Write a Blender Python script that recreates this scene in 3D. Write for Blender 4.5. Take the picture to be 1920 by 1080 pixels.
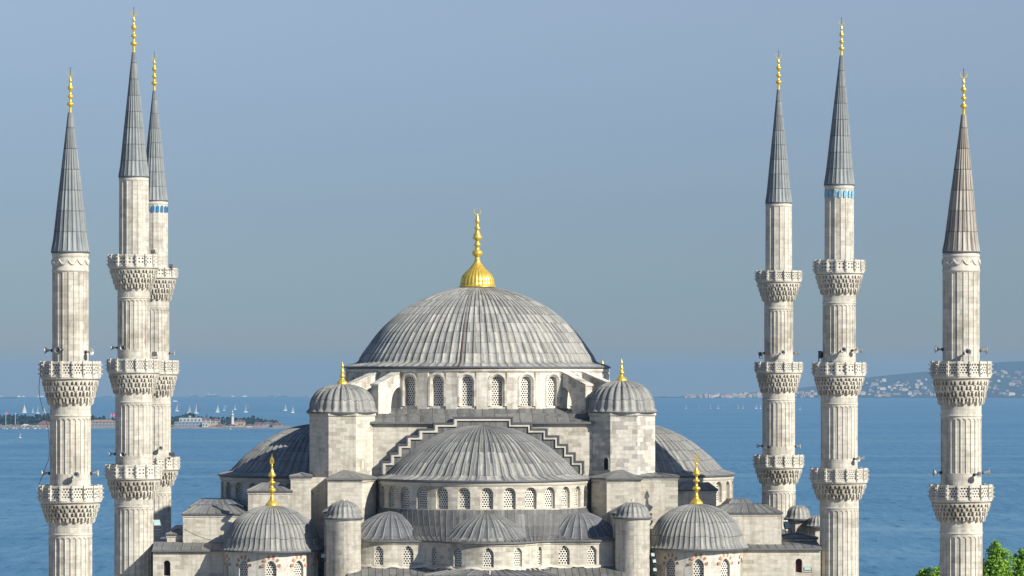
import bpy, math, random
from math import sin, cos, pi, radians as R, sqrt, floor
from mathutils import Vector, Matrix, noise as mnoise

for o in list(bpy.data.objects): bpy.data.objects.remove(o)
SC = bpy.context.scene
COL = SC.collection

# ------------------------------------------------------------------ camera, sky, sun, exposure
FPX = 7000.0; EYE = 34.0; HROW = 711.0
cam = bpy.data.cameras.new('camera'); co = bpy.data.objects.new('camera', cam); COL.objects.link(co)
co.location = (0, 0, EYE); co.rotation_euler = (R(90), 0, 0)
cam.sensor_width = 36; cam.lens = FPX/1920*36
cam.shift_y = (HROW-540)/1920
cam.clip_start = 1; cam.clip_end = 120000
SC.camera = co
SUN_AZ, SUN_EL = 52.0, 31.5        # degrees right of straight behind the camera; height
sd = Vector((sin(R(SUN_AZ))*cos(R(SUN_EL)), -cos(R(SUN_AZ))*cos(R(SUN_EL)), sin(R(SUN_EL))))
sun = bpy.data.lights.new('sun', 'SUN'); so = bpy.data.objects.new('sun', sun); COL.objects.link(so)
sun.energy = 5.0; sun.angle = R(0.5); sun.color = (1.0, 0.95, 0.85)
so.rotation_euler = (-sd).to_track_quat('-Z', 'Y').to_euler(); so.location = (60, -40, 150)
W = bpy.data.worlds.new('World'); SC.world = W; W.use_nodes = True
wn = W.node_tree.nodes; wl = W.node_tree.links
bg = wn['Background']
sky = wn.new('ShaderNodeTexSky'); sky.sky_type = 'NISHITA'; sky.sun_disc = False
sky.sun_elevation = R(SUN_EL); sky.sun_rotation = R(180-SUN_AZ)
sky.altitude = 0; sky.air_density = 1.0; sky.dust_density = 0.2; sky.ozone_density = 2.0
tint = wn.new('ShaderNodeMix'); tint.data_type = 'RGBA'; tint.blend_type = 'MULTIPLY'; tint.inputs[0].default_value = 1
tint.inputs[7].default_value = (0.80, 0.86, 1.0, 1)
# greyer, dimmer band of air low over the sea
_tc=wn.new('ShaderNodeTexCoord'); _sp=wn.new('ShaderNodeSeparateXYZ'); wl.new(_tc.outputs['Generated'],_sp.inputs[0])
_rp=wn.new('ShaderNodeValToRGB'); _e=_rp.color_ramp.elements
SKYR=[(0.0,(.46,.48,.56)),(.02,(.40,.485,.625)),(.045,(.465,.505,.635)),(.073,(.60,.595,.675)),(.10,(.80,.71,.725)),(.35,(1,1,1))]
while len(_e)<len(SKYR): _e.new(.5)
for _k,(_p,_c) in enumerate(SKYR): _e[_k].position=_p; _e[_k].color=_c+(1,)
wl.new(_sp.outputs[2],_rp.inputs[0])
_m2=wn.new('ShaderNodeMix'); _m2.data_type='RGBA'; _m2.blend_type='MULTIPLY'; _m2.inputs[0].default_value=1
wl.new(sky.outputs[0],_m2.inputs[6]); wl.new(_rp.outputs[0],_m2.inputs[7])
wl.new(_m2.outputs[2], tint.inputs[6]); wl.new(tint.outputs[2], bg.inputs[0])
bg.inputs[1].default_value = 0.085
SC.view_settings.view_transform = 'Standard'; SC.view_settings.look = 'None'
SC.view_settings.exposure = 0.5; SC.view_settings.gamma = 1
SC.cycles.max_bounces = 5; SC.cycles.diffuse_bounces = 3; SC.cycles.glossy_bounces = 2
SC.cycles.volume_bounces = 0; SC.cycles.caustics_reflective = False; SC.cycles.caustics_refractive = False
SC.cycles.volume_step_rate = 10

# ------------------------------------------------------------------ geometry helpers
class MB:
    """collects faces with uvs, linked as one mesh object"""
    def __init__(s): s.v=[]; s.f=[]; s.uv=[]; s.sm=[]; s.mi=[]
    def face(s, pts, uvs=None, smooth=False, mi=0):
        n=len(s.v); s.v += [tuple(p) for p in pts]; s.f.append(tuple(range(n, n+len(pts))))
        s.uv.append(uvs if uvs else [(0,0)]*len(pts)); s.sm.append(smooth); s.mi.append(mi)
    def grid(s, pts, uvs, smooth=True, mi=0, flip=False):
        """pts: rows of points (lists); shared vertices"""
        n=len(s.v); nr=len(pts); nc=len(pts[0])
        for r in pts: s.v += [tuple(p) for p in r]
        for i in range(nr-1):
            for j in range(nc-1):
                q=(i*nc+j, i*nc+j+1, (i+1)*nc+j+1, (i+1)*nc+j)
                u=[uvs[i][j], uvs[i][j+1], uvs[i+1][j+1], uvs[i+1][j]]
                if flip: q=q[::-1]; u=u[::-1]
                s.f.append(tuple(n+k for k in q)); s.uv.append(u); s.sm.append(smooth); s.mi.append(mi)
    def prism(s, poly, z0, z1, mi=0, uvo=0, top=True, bot=False, us=1.0):
        """poly: ccw plan points; vertical walls with metre uvs"""
        n=len(poly); d=uvo
        for i in range(n):
            a=poly[i]; b=poly[(i+1)%n]; L=sqrt((a[0]-b[0])**2+(a[1]-b[1])**2)
            s.face([(a[0],a[1],z0),(b[0],b[1],z0),(b[0],b[1],z1),(a[0],a[1],z1)], [(d*us,z0),((d+L)*us,z0),((d+L)*us,z1),(d*us,z1)], mi=mi)
            d+=L
        if top: s.face([(p[0],p[1],z1) for p in poly], [(p[0]*us,p[1]) for p in poly], mi=mi)
        if bot: s.face([(p[0],p[1],z0) for p in poly][::-1], [(p[0]*us,p[1]) for p in poly][::-1], mi=mi)
    def box(s, x0,x1,y0,y1,z0,z1, mi=0, us=1.0):
        s.prism([(x0,y0),(x1,y0),(x1,y1),(x0,y1)], z0, z1, mi=mi, bot=True, us=us)
    def hexa(s, p, mi=0):
        """p: 8 points, bottom 4 ccw then top 4"""
        for q in ((0,3,2,1),(4,5,6,7),(0,1,5,4),(1,2,6,5),(2,3,7,6),(3,0,4,7)):
            a,b,c,d=[Vector(p[k]) for k in q]; L=(b-a).length; H=(d-a).length
            s.face([a,b,c,d],[(a.x+a.y,a.z),(a.x+a.y+L,a.z),(a.x+a.y+L,a.z+H),(a.x+a.y,a.z+H)], mi=mi)
    def lathe(s, prof, n=24, c=(0,0), a0=0, a1=2*pi, smooth=True, mi=0, uscale=1.0, mod=None, angs=None):
        """prof: (r,z) from bottom to top, outside seen; angle 0 looks to -y, grows to +x"""
        if angs is None: angs=[a0+(a1-a0)*i/n for i in range(n+1)]
        P=[];U=[]; vv=0; pr=None
        for r,z in prof:
            if pr: vv += sqrt((r-pr[0])**2+(z-pr[1])**2)
            pr=(r,z); row=[];ur=[]
            for a in angs:
                rr=r if mod is None else mod(a,r,z)
                row.append((c[0]+rr*sin(a), c[1]-rr*cos(a), z)); ur.append((a*uscale, z if uscale!=1.0 and mi>=0 and False else vv))
            P.append(row);U.append(ur)
        s.grid(P,U,smooth,mi)
    def build(s, name, mats, parent=None, label=None, loc=None):
        me=bpy.data.meshes.new(name); me.from_pydata(s.v, [], s.f)
        ul=me.uv_layers.new(name='UVMap'); flat=[]
        for f in s.uv:
            for u in f: flat += [u[0],u[1]]
        ul.data.foreach_set('uv', flat)
        me.polygons.foreach_set('use_smooth', s.sm); me.polygons.foreach_set('material_index', s.mi)
        if not isinstance(mats,(list,tuple)): mats=[mats]+([LEAD_CAP_LIP_SHADE] if mats.name.startswith(('lead','brown_cone')) else [])
        for m in mats: me.materials.append(m)
        me.validate(); me.update()
        o=bpy.data.objects.new(name, me); COL.objects.link(o)
        if parent: o.parent=parent
        if label: o['label']=label
        if loc: o.location=loc
        return o
def tag(o, label=None, cat=None, group=None, kind=None):
    if label: o['label']=label
    if cat: o['category']=cat
    if group: o['group']=group
    if kind: o['kind']=kind
    return o
def empty(name, loc=(0,0,0), rz=0, parent=None):
    o=bpy.data.objects.new(name,None); COL.objects.link(o); o.location=loc; o.rotation_euler=(0,0,rz)
    if parent: o.parent=parent
    return o
def lerp(a,b,t): return a+(b-a)*t
def interp(tab, x):
    if x<=tab[0][0]: return tab[0][1]
    for (a,b),(c,d) in zip(tab,tab[1:]):
        if x<=c: return lerp(b,d,(x-a)/(c-a))
    return tab[-1][1]
def smooth_prof(p, k=4):
    """Catmull-Rom through profile points"""
    out=[]
    for i in range(len(p)-1):
        a=p[max(0,i-1)];b=p[i];c=p[i+1];d=p[min(len(p)-1,i+2)]
        for j in range(k):
            t=j/k
            f=lambda q:0.5*((2*b[q])+(-a[q]+c[q])*t+(2*a[q]-5*b[q]+4*c[q]-d[q])*t*t+(-a[q]+3*b[q]-3*c[q]+d[q])*t*t*t)
            out.append((max(0.0,f(0)),f(1)))
    out.append(p[-1]); return out

# ------------------------------------------------------------------ materials
def newmat(name):
    m=bpy.data.materials.new(name); m.use_nodes=True; return m, m.node_tree.nodes, m.node_tree.links, m.node_tree.nodes['Principled BSDF']
class NT:
    def __init__(s,n,l): s.n=n; s.l=l
    def math(s,op,a,b=None,c=None,clamp=False):
        x=s.n.new('ShaderNodeMath'); x.operation=op; x.use_clamp=clamp
        for i,v in enumerate((a,b,c)):
            if v is None: continue
            if isinstance(v,(int,float)): x.inputs[i].default_value=v
            else: s.l.new(v,x.inputs[i])
        return x.outputs[0]
    def mix(s,fac,a,b,mode='MIX'):
        x=s.n.new('ShaderNodeMix'); x.data_type='RGBA'; x.blend_type=mode
        for i,v in ((0,fac),(6,a),(7,b)):
            if isinstance(v,(int,float)): x.inputs[i].default_value=v
            elif isinstance(v,tuple): x.inputs[i].default_value=v+(1,)
            else: s.l.new(v,x.inputs[i])
        return x.outputs[2]
    def noise(s,vec,scale,detail=3,rough=0.55,dim='3D'):
        x=s.n.new('ShaderNodeTexNoise'); x.inputs['Scale'].default_value=scale; x.inputs['Detail'].default_value=detail; x.inputs['Roughness'].default_value=rough
        if vec is not None: s.l.new(vec,x.inputs['Vector'])
        return x.outputs[0]
    def mapping(s,vec,sc,loc=(0,0,0)):
        x=s.n.new('ShaderNodeMapping'); x.inputs['Scale'].default_value=sc; x.inputs['Location'].default_value=loc; s.l.new(vec,x.inputs[0]); return x.outputs[0]
    def ramp(s,fac,stops):
        x=s.n.new('ShaderNodeValToRGB'); s.l.new(fac,x.inputs[0]); e=x.color_ramp.elements
        while len(e)<len(stops): e.new(0.5)
        for k,(p,c) in enumerate(stops):
            e[k].position=p; e[k].color=(c,c,c,1) if isinstance(c,(int,float)) else c+(1,)
        return x.outputs[0]
    def uv(s): return s.n.new('ShaderNodeUVMap').outputs[0]
    def coord(s,k='Object'): return s.n.new('ShaderNodeTexCoord').outputs[k]
    def sep(s,v):
        x=s.n.new('ShaderNodeSeparateXYZ'); s.l.new(v,x.inputs[0]); return x.outputs
    def comb(s,a,b,c=0):
        x=s.n.new('ShaderNodeCombineXYZ')
        for i,v in enumerate((a,b,c)):
            if isinstance(v,(int,float)): x.inputs[i].default_value=v
            else: s.l.new(v,x.inputs[i])
        return x.outputs[0]
    def bump(s,h,strength,dist,bsdf):
        x=s.n.new('ShaderNodeBump'); x.inputs['Strength'].default_value=strength; x.inputs['Distance'].default_value=dist
        s.l.new(h,x.inputs['Height']); s.l.new(x.outputs[0],bsdf.inputs['Normal'])

def stone_mat(name, light, dark, amount=0.25, bw=0.85, bh=0.42, mortar=0.35, stain=0.5, streak=0.35, seed=0):
    m,n,l,b=newmat(name); t=NT(n,l)
    uv=t.uv(); ob=t.coord()
    nz=t.noise(ob,0.5,2)
    br=n.new('ShaderNodeTexBrick'); br.offset=0.5; br.squash=1.35; br.squash_frequency=3
    l.new(t.mapping(uv,(1,1,1),(seed*1.37,seed*.73,0)),br.inputs['Vector'])
    br.inputs['Color1'].default_value=(0,0,0,1); br.inputs['Color2'].default_value=(1,1,1,1); br.inputs['Mortar'].default_value=(.3,.3,.3,1)
    br.inputs['Scale'].default_value=1; br.inputs['Brick Width'].default_value=bw; br.inputs['Row Height'].default_value=bh
    br.inputs['Mortar Size'].default_value=0.012; br.inputs['Mortar Smooth'].default_value=0.3
    # dark blocks come in clusters
    big=t.ramp(t.noise(ob,0.22,3,0.6),[(0.35,0.0),(0.65,1.0)])
    rnd=t.math('ADD',br.outputs[0],t.math('MULTIPLY',t.math('SUBTRACT',big,0.5),0.5))
    blk=t.ramp(rnd,[(1.0-amount-0.22,0.0),(1.0-amount+0.12,1.0)])
    col=t.mix(blk,light,dark)
    warm=t.noise(t.mapping(uv,(1.4,3.0,1)),1.0,4,0.65)
    col=t.mix(0.9,col,t.ramp(warm,[(0.3,(0.80,0.77,0.71)),(0.5,(0.98,0.97,0.95)),(0.7,(1.09,1.08,1.06))]),'MULTIPLY')
    st=t.noise(t.mapping(uv,(2.2,0.16,1)),1.0,4,0.6)
    col=t.mix(streak,col,t.ramp(st,[(0.32,(0.45,0.43,0.40)),(0.52,(1.0,1.0,1.0))]),'MULTIPLY')
    s2=t.noise(ob,0.35,6,0.7)
    col=t.mix(stain,col,t.ramp(s2,[(0.30,(0.42,0.38,0.32)),(0.48,(1.0,1.0,1.0))]),'MULTIPLY')
    fine=t.noise(ob,7,5,0.7)
    col=t.mix(0.6,col,t.ramp(fine,[(0.3,(0.82,0.81,0.79)),(0.7,(1.12,1.12,1.12))]),'MULTIPLY')
    col=t.mix(t.math('MULTIPLY',br.outputs['Fac'],mortar),col,(0.16,0.145,0.12))
    l.new(col,b.inputs['Base Color']); b.inputs['Roughness'].default_value=0.85; b.inputs['Specular IOR Level'].default_value=0.25
    t.bump(t.math('ADD',t.math('MULTIPLY',br.outputs['Fac'],-0.6),t.math('MULTIPLY',fine,0.6)),0.5,0.03,b)
    return m
def lead_mat(name, light=(0.30,0.295,0.275), dark=(0.115,0.12,0.12), row=1.35, hw=0.30, slope=0.0, rnd=0.25, seam=0.6, lines=False, stag=0.12, rough=0.6):
    """uv.x counts strips, uv.y metres up the slope; every sheet keeps its own patina patch, darker along the rolls"""
    m,n,l,b=newmat(name); t=NT(n,l)
    uv=t.uv(); x,y,_=t.sep(uv); ob=t.coord()
    fx=t.math('FLOOR',x); frx=t.math('FRACT',x)
    def white(v,dim='2D'):
        w=n.new('ShaderNodeTexWhiteNoise'); w.noise_dimensions=dim; l.new(v,w.inputs['W' if dim=='1D' else 'Vector']); return w
    w1=white(fx,'1D')
    yy=t.math('ADD',t.math('DIVIDE',y,row),t.math('MULTIPLY',w1.outputs[0],stag))
    fy=t.math('FLOOR',yy); fr=t.math('FRACT',yy)
    w2=white(t.comb(fx,fy)); r1,r2,r3=t.sep(w2.outputs[1])
    wob=t.math('MULTIPLY',t.math('SUBTRACT',t.noise(t.mapping(uv,(3,1.1,1)),1.0,3,.6),.5),.35)
    cx=t.math('ADD',t.math('MULTIPLY',t.math('SUBTRACT',r2,.5),.22),wob)
    # rib roll sits at frx=.5, so distance from sheet centre is .5-|frx-.5|
    dc=t.math('ABSOLUTE',t.math('ADD',t.math('SUBTRACT',t.math('FRACT',t.math('ADD',frx,.5)),.5),cx)) if not lines else t.math('ABSOLUTE',t.math('ADD',t.math('SUBTRACT',frx,.5),cx))
    half=t.math('ADD',hw,t.math('MULTIPLY',t.math('SUBTRACT',r1,.5),rnd*2))
    if slope: half=t.math('SUBTRACT',half,t.math('MULTIPLY',fy,slope))
    half=t.math('SUBTRACT',half,t.math('MULTIPLY',t.math('SUBTRACT',1.0,fr),.07))
    k=t.math('MULTIPLY',t.math('SUBTRACT',half,dc),9.0,clamp=True)
    cell=t.math('ADD',.80,t.math('MULTIPLY',r3,.40))
    c=t.mix(k,dark,light)
    c=t.mix(1.0,c,t.comb(cell,cell,cell),'MULTIPLY')
    if not lines:
        dx=t.math('ABSOLUTE',t.math('SUBTRACT',frx,0.5))
        c=t.mix(t.ramp(dx,[(0.0,0.8),(0.05,0.7),(0.085,0.0)]),c,(.27,.275,.27))
    mot=t.noise(ob,1.1,5,0.7)
    c=t.mix(0.8,c,t.ramp(mot,[(0.3,(0.78,0.80,0.83)),(0.7,(1.24,1.22,1.16))]),'MULTIPLY')
    fn=t.noise(t.mapping(uv,(9,2.5,1)),1.0,3,.6)
    c=t.mix(0.7,c,t.ramp(fn,[(0.3,0.80),(0.7,1.2)]),'MULTIPLY')
    ln=t.math('LESS_THAN',fr,0.055/row)
    if lines: ln=t.math('MAXIMUM',ln,t.math('LESS_THAN',frx,0.05))
    c=t.mix(t.math('MULTIPLY',ln,seam),c,(0.045,0.045,0.05))
    l.new(c,b.inputs['Base Color']); b.inputs['Roughness'].default_value=rough; b.inputs['Specular IOR Level'].default_value=0.4
    t.bump(t.math('ADD',t.noise(ob,2.6,4,.6),t.math('MULTIPLY',ln,.5)),0.35,0.05,b)
    return m
def plain(name, col, rough=0.7, metal=0.0, var=0.15, scale=3.0, spec=0.4):
    m,n,l,b=newmat(name); t=NT(n,l)
    nz=t.noise(t.coord(),scale,4)
    c=t.mix(1.0,col,t.ramp(nz,[(0.3,1-var),(0.7,1+var)]),'MULTIPLY')
    l.new(c,b.inputs['Base Color']); b.inputs['Roughness'].default_value=rough; b.inputs['Metallic'].default_value=metal; b.inputs['Specular IOR Level'].default_value=spec
    return m
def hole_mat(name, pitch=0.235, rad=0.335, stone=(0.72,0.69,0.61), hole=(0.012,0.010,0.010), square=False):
    """stone lattice: uv in metres, rows of round holes"""
    m,n,l,b=newmat(name); t=NT(n,l)
    x,y,_=t.sep(t.uv())
    X=t.math('DIVIDE',x,pitch); Y=t.math('DIVIDE',y,pitch*(1.0 if square else 0.866))
    if square:
        fx=t.math('SUBTRACT',t.math('FRACT',X),0.5); fy=t.math('SUBTRACT',t.math('FRACT',Y),0.5)
        d=t.math('SQRT',t.math('ADD',t.math('POWER',fx,2),t.math('POWER',fy,2)))
    else:
        row=t.math('FLOOR',Y); sh=t.math('MULTIPLY',t.math('FLOORED_MODULO',row,2.0),0.5)
        fx=t.math('SUBTRACT',t.math('FRACT',t.math('ADD',X,sh)),0.5); fy=t.math('MULTIPLY',t.math('SUBTRACT',t.math('FRACT',Y),0.5),0.866)
        d=t.math('SQRT',t.math('ADD',t.math('POWER',fx,2),t.math('POWER',fy,2)))
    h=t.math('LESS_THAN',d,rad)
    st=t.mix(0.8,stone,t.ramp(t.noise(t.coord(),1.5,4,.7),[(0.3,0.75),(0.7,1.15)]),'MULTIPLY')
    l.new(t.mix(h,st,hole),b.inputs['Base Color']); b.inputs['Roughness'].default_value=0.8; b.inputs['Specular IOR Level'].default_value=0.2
    return m
def gold_mat():
    m,n,l,b=newmat('gilded_copper'); t=NT(n,l)
    nz=t.noise(t.coord(),4,4)
    l.new(t.ramp(nz,[(0.3,(0.72,0.46,0.06)),(0.7,(1.0,0.70,0.12))]),b.inputs['Base Color'])
    b.inputs['Metallic'].default_value=0.6; b.inputs['Roughness'].default_value=0.30
    return m
S_WALL=stone_mat('ashlar_stone',(0.58,0.545,0.47),(0.42,0.395,0.335),0.24,0.8,0.36,0.22)
S_PATCH=stone_mat('patched_ashlar_stone',(0.62,0.59,0.52),(0.40,0.38,0.35),0.32,0.75,0.38,0.5,seed=3)
S_DRUM=stone_mat('pale_drum_stone',(0.66,0.63,0.56),(0.46,0.42,0.36),0.12,1.1,0.6,0.04,stain=0.7,streak=0.5,seed=5)
S_MIN=stone_mat('minaret_marble',(0.585,0.555,0.485),(0.47,0.445,0.395),0.22,0.85,0.42,0.34,stain=0.55,streak=0.5,seed=7)
S_CARVE=stone_mat('carved_marble',(0.60,0.57,0.50),(0.50,0.47,0.42),0.1,1.0,3.0,0.1,stain=0.35,streak=0.35,seed=9)
S_TRIM=stone_mat('trim_stone',(0.60,0.57,0.49),(0.46,0.44,0.38),0.2,1.4,3.0,0.25,stain=0.3,streak=0.2,seed=11)
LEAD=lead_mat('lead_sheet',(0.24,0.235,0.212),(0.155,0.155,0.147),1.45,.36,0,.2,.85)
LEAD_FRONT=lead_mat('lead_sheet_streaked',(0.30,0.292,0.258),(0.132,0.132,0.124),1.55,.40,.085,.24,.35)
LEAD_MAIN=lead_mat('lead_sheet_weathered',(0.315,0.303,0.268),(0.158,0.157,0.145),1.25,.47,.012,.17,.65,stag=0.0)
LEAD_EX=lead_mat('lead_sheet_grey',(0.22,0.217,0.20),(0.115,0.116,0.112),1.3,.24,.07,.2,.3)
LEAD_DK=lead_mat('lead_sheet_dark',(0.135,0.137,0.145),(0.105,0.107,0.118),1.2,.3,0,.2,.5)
LEAD_CONE=lead_mat('lead_cone_sheet',(0.20,0.218,0.22),(0.12,0.135,0.145),1.5,.40,0,.3,.8,stag=0.0)
LEAD_BROWN=lead_mat('brown_cone_sheet',(0.335,0.30,0.25),(0.145,0.118,0.095),1.5,.40,0,.3,.85,stag=0.0)
LEAD_FLAT=lead_mat('lead_roofing',(0.150,0.148,0.140),(0.108,0.108,0.106),1.9,.45,0,.3,.30,lines=True)
LEAD_CAP_LIP_SHADE=plain('lead_cap_and_lip_shade',(0.085,0.088,0.10),0.6)  # dark lead of copings and gutters, also painted eave shadow on roof lips
LATT=hole_mat('pierced_stone_lattice')
PAN_R=hole_mat('round_pierced_panel',0.32,0.27,(0.62,0.59,0.52),(0.10,0.07,0.045),True)
PAN_F=hole_mat('fine_pierced_panel',0.21,0.31,(0.60,0.57,0.50),(0.07,0.055,0.04))
GOLD=gold_mat()
IRON=plain('dark_iron',(0.035,0.033,0.035),0.6)
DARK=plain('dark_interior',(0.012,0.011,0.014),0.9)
GREYM=plain('grey_painted_metal',(0.42,0.42,0.40),0.4,0.3)
TILE=plain('blue_glazed_tile',(0.02,0.17,0.38),0.25,0,0.4,6)
TILE_L=plain('light_blue_glazed_tile',(0.20,0.42,0.57),0.25,0,0.4,6)
REDST=plain('red_voussoir_stone',(0.42,0.20,0.10),0.85,0,0.3)
GLASSG=plain('floodlight_glass',(0.30,0.42,0.40),0.15)
BROWN_D=plain('brown_door',(0.06,0.012,0.012),0.7)
# ------------------------------------------------------------------ mosque frame: local u to the right, v to the back, dome centre at 0,0
CX, CY, TH = -3.33, 359.0, R(2.5)
ct, sn = cos(TH), sin(TH)
def U(px, v):
    k=(px-960)/FPX
    return (k*(CY+v*ct)-CX+v*sn)/(ct-k*sn)
def ZP(py, v, u=0): return EYE+(HROW-py)/FPX*(CY+v*ct+u*sn)
def E(z): return EYE+z
mosque=empty('mosque',(CX,CY,0),TH)
tag(mosque,'great domed grey stone mosque with lead roofs and gilded finials between the minarets','mosque')
def part(name, mb, mat, parent=None, label=None): return mb.build(name, mat, parent or mosque, label)

def ribbed(mb, prof, nribs, c=(0,0), a0=0, a1=2*pi, h=0.07, frac=0.16, rot=0.0, lip=0.0, mi=0, hmin=0.3):
    """lead dome: radial batten rolls over smooth profile (bottom to top)"""
    k0=floor(a0/(2*pi)*nribs+.5); k1=floor(a1/(2*pi)*nribs+.5); angs=[];bm=[]
    for k in range(k0,k1+1):
        for d,hh in ((-frac,0),(-frac*.55,.8),(0,1),(frac*.55,.8),(frac,0),(0.5,-0.10)):
            a=(k+d)*2*pi/nribs
            if k==k0 and d<0 and a1-a0<6.2: continue
            if k==k1 and (d>0 or a1-a0>6.2): continue
            angs.append(a);bm.append(hh)
    if a1-a0>6.2: angs.append(angs[0]+2*pi);bm.append(bm[0])
    P=[];UU=[];vv=0;pr=None;rm=max(p[0] for p in prof)
    for ri,(r,z) in enumerate(prof):
        if pr: vv+=sqrt((r-pr[0])**2+(z-pr[1])**2)
        pr=(r,z);row=[];ur=[]
        for a,b in zip(angs,bm):
            q=h*b*min(1,r/rm*1.6)*(0 if ri<2 else 1)
            rr=r+q*0.7; row.append((c[0]+rr*sin(a+rot),c[1]-rr*cos(a+rot),z+q*0.7*min(1,(1-r/rm)*3+.3))); ur.append((a/(2*pi)*nribs+0.5,vv))
        P.append(row);UU.append(ur)
    n0=len(mb.f); mb.grid(P,UU,True,mi)
    for q in range(n0,n0+len(P[0])-1): mb.mi[q]=1; mb.sm[q]=False  # bottom lip row coloured dark, the eave shadow painted in
def rotk(p,k):
    x,y=p[0],p[1]
    for _ in range(k): x,y=-y,x
    return (x,y)+tuple(p[2:])

def arch_h(t, kind):
    """height of arch outline above springing for t in -1..1, half width 1"""
    t=min(1,abs(t))
    if kind=='round': return sqrt(max(0,1-t*t))
    return (sqrt(max(0,1-t*t))*0.72+(1-t)**0.8*0.5)      # slightly pointed
ARCH_T=[-1,-.97,-.87,-.7,-.5,-.25,0,.25,.5,.7,.87,.97,1]
def outline(w):
    """closed outline of an opening, from bottom left up over the arch to bottom right"""
    hw=w['w']/2
    pts=[(w['s']-hw,w['zb'])]
    for t in ARCH_T: pts.append((w['s']+t*hw, w['zs']+hw*arch_h(t,w['k'])))
    pts.append((w['s']+hw,w['zb'])); return pts
def wall(mb, F, s0, s1, z0, z1, wins, step=0.6, zseg=1):
    cols=[]; wins=sorted(wins,key=lambda w:w['s'])
    cur=s0
    def run(a,b):
        n=max(1,int((b-a)/step+.5))
        for i in range(n):
            x0=lerp(a,b,i/n);x1=lerp(a,b,(i+1)/n)
            mb.face([F(x0,z0,0),F(x1,z0,0),F(x1,z1,0),F(x0,z1,0)],[(x0,z0),(x1,z0),(x1,z1),(x0,z1)])
    for w in wins:
        hw=w['w']/2
        run(cur,w['s']-hw)
        for ta,tb in zip(ARCH_T,ARCH_T[1:]):
            xa=w['s']+ta*hw; xb=w['s']+tb*hw; za=w['zs']+hw*arch_h(ta,w['k']); zb=w['zs']+hw*arch_h(tb,w['k'])
            if w['zb']>z0: mb.face([F(xa,z0,0),F(xb,z0,0),F(xb,w['zb'],0),F(xa,w['zb'],0)],[(xa,z0),(xb,z0),(xb,w['zb']),(xa,w['zb'])])
            mb.face([F(xa,za,0),F(xb,zb,0),F(xb,z1,0),F(xa,z1,0)],[(xa,za),(xb,zb),(xb,z1),(xa,z1)])
        o=outline(w); d=w['d']
        for p,q in zip(o,o[1:]+o[:1]):
            mb.face([F(p[0],p[1],0),F(q[0],q[1],0),F(q[0],q[1],d),F(p[0],p[1],d)][::-1],[(0,p[1]),(d,q[1]),(d,q[1]),(0,p[1])],smooth=False)
        cur=w['s']+hw
    run(cur,s1)
def window(F, w, parent=None, matl=None, frame_mat=None, surround=0.0, label=None, voussoir=False, inner=0.0):
    """window part: stone frame with the pierced lattice as sub-part"""
    d=w['d']; fw=w.get('fw',0.07); hw=w['w']/2
    wi=dict(w); wi['w']=w['w']-2*fw; wi['zb']=w['zb']+fw
    m=MB(); o=outline(w); i=outline(wi); d1=d-0.07
    for k in range(len(o)-1):
        a,b,c,e=o[k],o[k+1],i[k+1],i[k]
        m.face([F(*a,d1),F(*e,d1),F(*c,d1),F(*b,d1)],[a,e,c,b])
        m.face([F(*e,d1),F(*e,d+.01),F(*c,d+.01),F(*c,d1)],[e,e,c,c])
    a,b,c,e=o[0],o[-1],i[-1],i[0]
    m.face([F(*a,d1),F(*b,d1),F(*c,d1),F(*e,d1)],[a,b,c,e]); m.face([F(*e,d1),F(*c,d1),F(*c,d+.01),F(*e,d+.01)],[e,c,c,e])
    if surround>0:       # raised arched moulding around the opening
        ws=dict(w); ws['w']=w['w']+2*surround
        q=outline(ws); pr=-0.16
        for k in range(len(o)-1):
            a,b,c,e=q[k],q[k+1],o[k+1],o[k]
            ma=((a[0]+e[0])/2,(a[1]+e[1])/2); mc=((b[0]+c[0])/2,(b[1]+c[1])/2)
            m.face([F(*a,0.0),F(*a,pr),F(*b,pr),F(*b,0.0)],[a,a,b,b])
            m.face([F(*a,pr),F(*ma,pr),F(*mc,pr),F(*b,pr)],[a,ma,mc,b])
            m.face([F(*ma,pr),F(*e,0.02),F(*c,0.02),F(*mc,pr)],[ma,e,c,mc])
    fo=part('window',m,frame_mat or S_TRIM,parent,label)
    g=MB(); n=len(i)
    base=wi['zb']
    for k in range(1,n-2):
        a,b=i[k],i[k+1]
        f=lambda p:(p[0]-w['s'],p[1]-base)
        g.face([F(a[0],base,d),F(b[0],base,d),F(*b,d),F(*a,d)],[f((a[0],base)),f((b[0],base)),f(b),f(a)])
    g.build('lattice',matl or LATT,fo)
    if voussoir:
        v=MB(); 
        for k in range(6):
            a=pi*(k+.15)/5.3; r0=hw*1.16; r1=hw*1.78; da=0.17
            P=[]
            for (r,aa) in ((r0,a-da),(r1,a-da*.85),(r1,a+da*.85),(r0,a+da)):
                P.append((w['s']+r*cos(aa), w['zs']+.10+r*sin(aa)*1.12))
            v.hexa([F(*P[0],.0),F(*P[3],.0),F(*P[3],-.004),F(*P[0],-.004),F(*P[1],.0),F(*P[2],.0),F(*P[2],-.004),F(*P[1],-.004)])
        v.build('red_arch_stones',REDST,fo)
    return fo
def cylF(c, r, a_off=0.0):
    def F(s,z,d):
        a=s/r+a_off; q=r-d
        return (c[0]+q*sin(a), c[1]-q*cos(a), z)
    return F
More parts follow.
